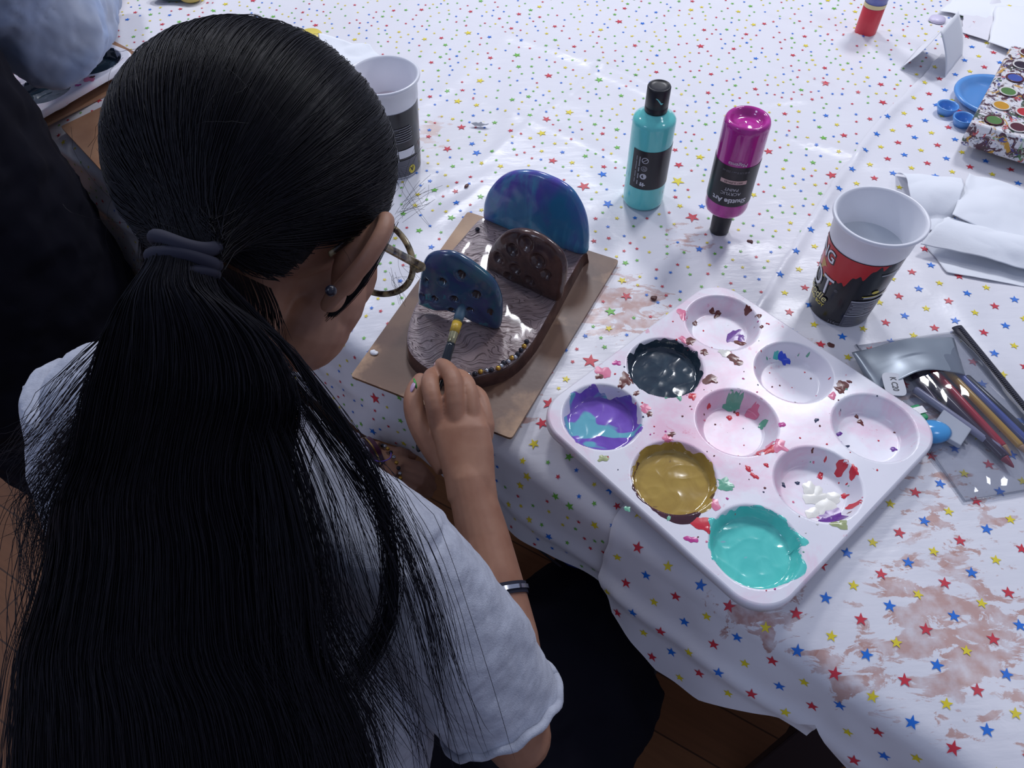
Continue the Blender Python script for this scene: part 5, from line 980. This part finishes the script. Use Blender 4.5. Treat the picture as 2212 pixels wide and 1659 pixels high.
for k in range(15000):
    rr = math.sqrt(rng.uniform(.45, 1.0)); th = rng.uniform(-.25, PI + .25); a0, b0 = math.cos(th) * rr, math.sin(th) * rr; u1 = rng.uniform(.75, 1.0) if rng.random() > .2 else rng.uniform(.35, .8)
    ph1, ph2, am = rng.uniform(0, 6.3), rng.uniform(0, 6.3), rng.uniform(.01, .05); sp_ = 1 + rng.normal(0, .04) + (abs(rng.normal(0, .09)) if k % 12 == 0 else 0); row = []
    us = np.linspace(0, u1, K)
    for u in us: row.append(tail(u, (a0 + am * math.sin(u * 9 + ph1)) * (1 + (sp_ - 1) * min(1, u * 4)), (b0 + am * math.sin(u * 8 + ph2)) * (1 + (sp_ - 1) * min(1, u * 4))))
    pa.append(row)
pa = np.array(pa); rad = np.full(pa.shape[:2], .00028) * rng.uniform(.6, 1.3, (len(pa), 1)); rad[:, -3:] *= np.array([.8, .5, .2]); o = strands('ponytail_strands', pa, rad, HAIR); o.parent = pony; o['kind'] = 'stuff'
# loose locks spread over the shirt
LK = [([(480, 600, .370), (640, 780, .40), (760, 950, .425), (822, 1080, .435), (845, 1200, .44), (838, 1340, .445), (760, 1490, .455)], .0045, 130), ([(470, 600, .370), (660, 860, .415), (800, 1050, .435), (880, 1180, .44), (930, 1320, .445), (960, 1460, .455)], .010, 60), ([(470, 620, .37), (600, 900, .41), (665, 1130, .425), (700, 1300, .435), (770, 1440, .445), (850, 1560, .455)], .016, 110),
      ([(460, 640, .37), (585, 960, .405), (640, 1200, .42), (660, 1400, .43), (720, 1560, .44), (760, 1700, .45)], .018, 160), ([(480, 640, .37), (700, 960, .42), (780, 1100, .435), (850, 1300, .445), (905, 1500, .455), (930, 1620, .46)], .022, 45),
      ([(340, 640, .37), (190, 900, .43), (120, 1010, .47), (70, 1090, .49), (110, 1180, .47)], .012, 80), ([(340, 680, .37), (170, 1000, .44), (110, 1120, .47), (100, 1240, .47), (130, 1360, .46)], .018, 90), ([(340, 620, .37), (215, 810, .41), (110, 950, .47), (60, 1000, .49)], .014, 90), ([(300, 760, .39), (160, 960, .45), (200, 1040, .45), (160, 1120, .46), (90, 1160, .47)], .012, 80)]
lo = []
for pts_, sg_, n_ in LK:
    for k in range(n_):
        j1, j2 = rng.normal(0, sg_, 3), rng.normal(0, sg_, 3); row = []
        sp = spline(pts_, 26)
        for i, s_ in enumerate(sp): u = i / 25; row.append(np.array(cp(*s_)) + j1 * min(1, u * 2.5) * .6 + j2 * u * u * .7 + rng.normal(0, .0002, 3))
        lo.append(row)
lo = np.array(lo); rad = np.full(lo.shape[:2], .00019); rad[:, -3:] *= np.array([.8, .5, .2]); o = strands('loose_locks', lo, rad, HAIR); o.parent = pony; o['kind'] = 'stuff'; o['label'] = 'loose strands spread over the shirt'
# hair tie: three soft navy coils
NAVY = mat('navy_elastic', (.010, .011, .028, 1), .8)
tc = np.array(cp(398, 558, .368)); ax_ = norm(np.array(cp(390, 640, .374)) - np.array(cp(404, 500, .371))); e1 = norm(B @ np.array([1, .12, 0])); e1 = norm(e1 - ax_ * (e1 @ ax_)); e2 = np.cross(ax_, e1)
for k, (o_, r_k) in enumerate(((-.0070, .0140), (-.0005, .0148), (.0060, .0142))):
    ptsr = [Vector(tc + ax_ * (o_ + .0016 * math.sin(a * 2 + k * 2)) + e1 * r_k * math.cos(a) * 1.02 + e2 * r_k * .92 * math.sin(a)) for a in np.linspace(0, 2 * PI, 49)]
    MB().tube(ptsr, .0036, 12).build('hair_tie', NAVY, P)

# t-shirt
SH = mat('heather_shirt', (.50, .53, .60, 1), .9); q = NT(SH); p = q.pos(); SH.node_tree.nodes['Principled BSDF'].inputs['Sheen Weight'].default_value = .2
c = q.mix(q.mapr(q.noise(q.scaled(p, (1, 1, 2.5)), 70, 5, .7), .35, .7), srgb(190, 195, 208), srgb(160, 164, 178)); q.col(c)
q.bump(q.math('ADD', q.noise(p, 900, 2), q.math('MULTIPLY', q.noise(p, 45, 4, .55, .4), 1.6)), .35, .0012)
mb = MB(); upv = (LSH + RSH) / 2; ax2 = (RSH - LSH).normalized()
fwd = Vector((.63, .78, 0)); dn = (PEL - ch_).normalized(); fw = (fwd - dn * fwd.dot(dn)).normalized()
prof = [(-.02, .10, .040), (.02, .138, .060), (.07, .150, .080), (.14, .160, .092), (.22, .164, .096), (.30, .176, .100), (.38, .186, .108), (.43, .19, .112)]; rings = []
for d_, wx, wy in prof:
    c_ = ch_ + dn * d_ + fw * .012; rings.append([c_ + ax2 * wx * math.copysign(abs(math.cos(t)) ** .85, math.cos(t)) + fw * wy * math.sin(t) for t in np.linspace(0, 2 * PI, 41)[:-1]])
mb.loft(rings); mb.tube([neck.lerp(ch_, .1), neck.lerp(ch_, .55), ch_], [.054, .064, .072], 24)
for S0, sg_ in ((RSH, 1), (LSH, -1)): mb.tube([neck.lerp(ch_, .3), neck.lerp(S0, .55) + Vector((0, 0, .000)), S0.lerp(neck, .1), S0], [.046, .047, .046, .045], 24)
# right sleeve, wide and open at the elbow
ad = (ELB - RSH).normalized(); s1 = norm(B @ np.array([.70, -.70, .0])); s1 = Vector(s1); s1 = (s1 - ad * s1.dot(ad)).normalized(); s2 = ad.cross(s1)
sl = [(-.02, .038, .040, 0), (.03, .048, .046, .000), (.075, .051, .047, .000), (.115, .0505, .046, .000), (.140, .0490, .045, .000), (.152, .0490, .045, .000), (.155, .0475, .043, .000), (.148, .044, .040, 0), (.10, .040, .036, 0)]; rings = []
for k, (d_, w1, w2, sh_) in enumerate(sl): rings.append([RSH + ad * (d_ + .006 * math.sin(t * 2 + 1)) + s1 * (w1 * math.cos(t) + sh_) + s2 * w2 * math.sin(t) * (1 + .03 * math.sin(t * 5)) for t in np.linspace(0, 2 * PI, 41)[:-1]])
mb.loft(rings)
al_ = (LEL - LSH).normalized(); mb.tube([LSH, LSH + al_ * .06, LSH + al_ * .14, LSH + al_ * .21], [.048, .056, .060, .058], 24)
shirt = mb.build('t_shirt', SH, P); remesh(shirt, .0030, 10, .5)
tx = bpy.data.textures.new('cloth_folds', 'CLOUDS'); tx.noise_scale = .045; tx.noise_depth = 3
dm = shirt.modifiers.new('d', 'DISPLACE'); dm.texture = tx; dm.strength = .010; dm.mid_level = .5; dm.texture_coords = 'GLOBAL'
# rolled hem round the sleeve opening and seam along the shoulder
hemp = [RSH + ad * (.150 + .006 * math.sin(t * 2 + 1) + .0015 * math.sin(t * 13)) + s1 * (.0500 * math.cos(t)) + s2 * .0460 * math.sin(t) * (1 + .03 * math.sin(t * 5)) for t in np.linspace(0, 2 * PI, 73)]
MB().tube(hemp, .0036, 10).build('sleeve_hem', SH, P)

# dark trousers
TRM = mat('black_trousers', (.006, .006, .011, 1), .95, Specular_IOR_Level=.1); mb = MB(); px_ = Vector((.78, -.63, 0)); pf = Vector((.63, .78, 0))
mb.sphere(PEL + Vector((0, 0, .0)), (.16, .13, .12), None, 24); mb.tube([PEL + px_ * .08 + pf * .05, PEL * .5 + Vector((.02, .24, -.235)) * .5 + px_ * .12, Vector((.10, .26, -.26))], [.09, .09, .075], 20)
for s_, kx, kl in ((1, (.125, .345), .0), (-1, (-.20, .46), .0)):
    hipj = PEL + px_ * .08 * s_; knee = Vector((kx[0], kx[1], -.235)); foot = Vector((kx[0] + .02, kx[1] - .02, FZ + .05))
    mb.tube([hipj, hipj.lerp(knee, .5) + Vector((0, 0, .01)), knee], [.105, .100, .078], 24); mb.sphere(knee, .078, n=20); mb.tube([knee, knee.lerp(foot, .5), foot], [.066, .058, .050], 20)
tr_ = mb.build('trousers', TRM, P); remesh(tr_, .006, 8, .5); dm = tr_.modifiers.new('d', 'DISPLACE'); dm.texture = tx; dm.strength = .018; dm.texture_coords = 'GLOBAL'
SHOE = mat('shoe_black', (.02, .02, .025, 1), .5)
for kx in ((.145, .325), (-.18, .44)):
    mb = MB(); c = Vector((kx[0], kx[1], FZ)); rr = Matrix.Rotation(.9, 3, 'Z'); mb.sphere(c + rr @ Vector((.05, 0, .035)), (.115, .042, .034), rr, 20); mb.sphere(c + Vector((0, 0, .05)), (.05, .042, .045), None, 16); o = mb.build('shoe', SHOE, P); remesh(o, .004, 5)

# glasses
TORT = mat('tortoise_frame', srgb(120, 105, 85), .15, Transmission_Weight=.35); q = NT(TORT); q.col(q.mix(q.mapr(q.noise(q.pos(), 120, 3), .45, .6), srgb(175, 160, 125), srgb(45, 36, 34)))
G_ = MB().tube([hp(.079, .094, -.016), hp(.080, .060, -.0105), hp(.079, .020, -.004), hp(.076, -.012, .000), hp(.074, -.028, -.016)], [.0032, .0030, .0028, .0026, .0022], 12, flat=.55, up=tuple(HR)).build('glasses', TORT, P); G_['label'] = 'mottled clear-brown glasses'
for sgn in (1, -1):
    rim = [hp(sgn * (.040 + .034 * math.cos(t) * (1 + .06 * math.cos(2 * t))), .0985 - .006 * math.cos(t) ** 2 * 1.2, -.028 + .026 * math.sin(t) - .003 * math.cos(t) * 0) for t in np.linspace(0, 2 * PI, 49)]
    o = MB().tube(rim, .0024, 10, up=tuple(HF)).build('frame_rim', TORT); o.parent = G_
    c0 = sum(rim[:-1], Vector()) / 48; mb = MB(); mb.add([c0] + rim[:-1], [(0, 1 + k, 1 + (k + 1) % 48) for k in range(48)]); o = mb.build('lens', PVC); o.parent = G_
o = MB().tube([hp(-.010, .100, -.020), hp(0, .103, -.017), hp(.010, .100, -.020)], .0024, 10).build('bridge', TORT); o.parent = G_
o = MB().tube([hp(-.079, .094, -.016), hp(-.080, .060, -.0105), hp(-.079, .020, -.004), hp(-.076, -.012, .000), hp(-.074, -.028, -.016)], [.0032, .0030, .0028, .0026, .0022], 12, flat=.55, up=tuple(HR)).build('temple_arm', TORT); o.parent = G_
o = MB().tube([hp(.079, .094, -.016), hp(.074, .098, -.020)], .0034, 10).build('hinge', TORT); o.parent = G_
# jewellery
SIL = mat('silver', (.75, .76, .8, 1), .15, Metallic=1)
o = MB().tube([hp(.0775, -.010, -.043), hp(.0800, -.011, -.0445)], .0016, 10).build('earring', SIL, P); o['label'] = 'small silver ear stud'
mb = MB(); ca_ = cp(715, 628, .395); mb.sphere(ca_, .0032, n=12); o = mb.build('hair_grip', mat('grip_dark', (.01, .01, .02, 1), .3), P)
def band(c0, axis, r, wdt, m, name, th=.0012, n=48, el=1.0):
    axis = axis.normalized(); a1 = axis.orthogonal().normalized(); a2 = axis.cross(a1); rings = []
    for o_, rr in ((-wdt / 2, r), (-wdt / 2, r + th), (wdt / 2, r + th), (wdt / 2, r), (-wdt / 2, r)): rings.append([c0 + axis * o_ + (a1 * math.cos(t) + a2 * math.sin(t) * el) * rr for t in np.linspace(0, 2 * PI, n + 1)[:-1]])
    return autosmooth(fixn(MB().loft(rings, caps=False).build(name, m, P)))
fd = (LW_ - LEL).normalized(); PLUM = mat('plum_strap', srgb(70, 25, 50), .25, Coat_Weight=.4); GLD = mat('gold', (.75, .5, .15, 1), .2, Metallic=1)
wb = band(cp(800, 988, .875), fd, .0225, .013, PLUM, 'watch_strap', .002); o = band(cp(800, 988, .875) + fd * .0, fd, .0247, .0016, GLD, 'watch_rim', .0008)
cw = cp(845, 1000, .875); 
for k in range(22):
    a = 2 * PI * k / 22; a1 = fd.orthogonal().normalized(); a2 = fd.cross(a1); MB().sphere(cp(842, 1004, .875) + (a1 * math.cos(a) * .0245 + a2 * math.sin(a) * .0235), .0026, n=10).build('bracelet_bead', BEAD[k % 3], P)
for k in range(14):
    a = 2 * PI * k / 14; a1 = fd.orthogonal().normalized(); a2 = fd.cross(a1); MB().sphere(cp(776, 984, .875) + (a1 * math.cos(a) + a2 * math.sin(a)) * .0260, .0058, n=14).build('pearl_bead', mat('pearl', srgb(190, 185, 205), .12, Coat_Weight=.5), P)
vp = [cp(785, 978, .842), cp(800, 990, .838), cp(822, 997, .838), cp(842, 990, .842), cp(845, 978, .846)]; MB().tube([Vector(k) for k in spline(vp, 20)], .0007, 8).build('purple_cord', mat('purple_cord', srgb(110, 80, 190), .5), P)
fr_ = (fa[3] - fa[2]).normalized(); bc = fa[3] + fr_ * -.006; band(bc, fr_, .0272, .010, NAVY, 'elastic_band', .0012); band(bc, fr_, .0288, .0035, SIL, 'bangle', .0014)

# brush in the hand
t = thing('paintbrush', 'thin black-handled paintbrush held in the right hand, bristles on the front teal disc', 'paintbrush', tuple(cp(1000, 655, .775)))
p1, p2 = cp(1002, 650, .765), cp(903, 976, .700); dv = p2 - p1; L = dv.length; bq = lambda x: p1 + dv * (x / L)
MB().tube([bq(k) for k in (.004, .010, .018, .026)], [.0022, .0048, .0056, .0046], 16, flat=.5).build('bristles', mat('bristle', srgb(60, 90, 110), .5), t)
o = MB().tube([bq(k) for k in (.024, .030, .044, .052)], [.0046, .0050, .0045, .0042], 18).build('ferrule', mat('ferrule', srgb(170, 165, 130), .25, Metallic=.7), t)
MB().tube([bq(k) for k in (.026, .038)], [.0052, .0050], 18).build('yellow_paint', mat('ferrule_yellow', srgb(205, 170, 60), .35), t)
MB().tube([bq(k) for k in (.050, .054, .070, .090, .12, .15, L - .006, L - .002, L)], [.0042, .0048, .0050, .0044, .0036, .0034, .0036, .0028, .0008], 18).build('handle', mat('brush_black', (.015, .02, .028, 1), .12), t)

# chair
CHM = mat('chair_black', (.014, .014, .018, 1), .5); t = thing('chair', 'black chair the girl sits on, mostly hidden below her hair', 'chair', (PEL.x, PEL.y, FZ)); MR = Matrix((px_, pf, Vector((0, 0, 1)))).transposed()
sc_ = PEL + Vector((0, 0, -.135)) + pf * .03; bevel(MB().box(sc_, (.42, .42, .035), MR).build('seat', CHM, t, False), .012, 3)
for a in (-1, 1):
    for b in (-1, 1): MB().tube([sc_ + px_ * .18 * a + pf * .18 * b, Vector((sc_.x, sc_.y, FZ)) + px_ * .20 * a + pf * .20 * b], .012, 12).build('leg', DARK, t)
bk = sc_ - pf * .22; bevel(MB().box(bk + Vector((0, 0, .24)) - pf * .03, (.40, .022, .20), MR @ Matrix.Rotation(-.12, 3, 'X')).build('backrest', CHM, t, False), .010, 3)
for a in (-1, 1): MB().tube([bk + px_ * .17 * a, bk + px_ * .17 * a + Vector((0, 0, .30)) - pf * .04], .010, 12).build('back_post', DARK, t)

# ------------------------------------------------------------------ the person standing at the left
P2 = thing('person', 'standing person in blue-grey top and black trousers at the upper left', 'person', (-.86, .72, FZ))
BLG = mat('bluegrey_top', srgb(150, 168, 200), .75); q = NT(BLG); q.col(q.mix(q.mapr(q.noise(q.pos(), 12, 3), .3, .7), srgb(150, 170, 205), srgb(165, 172, 188)))
def col_(px, py, z): v = pt(px, py, z); return v
fx, fy = -.735, .75
mb = MB(); rings = []
for z, rx, ry, ox in ((FZ + .06, .11, .10, .02), (-.45, .16, .15, .01), (-.2, .182, .175, 0), (.05, .186, .18, 0), (.27, .178, .168, 0.0)):
    rings.append([Vector((fx + ox + rx * math.cos(t), fy + ry * math.sin(t), z)) for t in np.linspace(0, 2 * PI, 41)[:-1]])
mb.loft(rings); o = mb.build('trousers', TRM, P2); remesh(o, .008, 5); dm = o.modifiers.new('d', 'DISPLACE'); dm.texture = tx; dm.strength = .02; dm.texture_coords = 'GLOBAL'
mb = MB(); rings = []
for z, rx, ry, oy in ((.245, .165, .155, 0), (.255, .190, .180, 0), (.28, .195, .178, .005), (.33, .19, .16, .02), (.40, .18, .13, .05), (.48, .15, .10, .07), (.50, .06, .06, .08)):
    rings.append([Vector((fx + rx * math.cos(t), fy + oy + ry * math.sin(t), z)) for t in np.linspace(0, 2 * PI, 41)[:-1]])
mb.loft(rings)
mb.tube([Vector((fx + .13, fy + .06, .42)), cp(20, -40, .93), cp(95, 62, .96), cp(150, 20, 1.10), cp(200, -60, 1.25)], [.065, .080, .074, .062, .045], 22)
mb.tube([Vector((fx - .16, fy + .06, .42)), Vector((fx - .22, fy + .12, .28)), Vector((fx - .14, fy + .30, .16))], [.065, .065, .05], 20)
o = mb.build('sweatshirt', BLG, P2); remesh(o, .005, 8); dm = o.modifiers.new('d', 'DISPLACE'); dm.texture = tx; dm.strength = .02; dm.texture_coords = 'GLOBAL'
mb = MB(); hd = Vector((fx, fy + .14, .62)); mb.tube([Vector((fx, fy + .08, .45)), hd], [.05, .045], 16); mb.sphere(hd + Vector((0, .01, .03)), (.072, .09, .10), None, 24)
for a in (-1, 1): mb.sphere(hd + Vector((.072 * a, 0, .02)), (.008, .016, .026), None, 12)
mb.sphere(hd + Vector((0, .10, .015)), (.010, .016, .014), None, 12)
for a, w0 in ((1, cp(215, -90, 1.32)), (-1, Vector((fx - .12, fy + .34, .14)))):
    mb.tube([w0 - Vector((0, .08, -.03)), w0, w0 + Vector((0, .06, -.03))], [.026, .024, .032], 16, flat=.7)
    for k in range(4): b_ = w0 + Vector(((k - 1.5) * .018, .085, -.04)); mb.tube([b_, b_ + Vector((0, .035, -.012)), b_ + Vector((0, .055, -.035))], [.009, .008, .0065], 10)
    mb.tube([w0 + Vector((-.028 * a, .03, -.03)), w0 + Vector((-.045 * a, .065, -.05))], [.011, .008], 10)
for a in (-1, 1): mb.tube([Vector((fx + .07 * a, fy, FZ + .12)), Vector((fx + .07 * a, fy, FZ + .04))], [.045, .04], 14)
o = mb.build('body', SK, P2); remesh(o, .004, 5)
mb = MB(); mb.sphere(hd + Vector((0, -.012, .045)), (.082, .092, .100), None, 24); mb.build('hair', HAIRC, P2)
for a in (-1, 1): mb = MB(); mb.sphere(Vector((fx + .075 * a, fy + .05, FZ + .035)), (.045, .125, .034), None, 18); mb.sphere(Vector((fx + .075 * a, fy - .02, FZ + .055)), (.045, .05, .05), None, 16); o = mb.build('shoe', SHOE, P2); remesh(o, .005, 4)
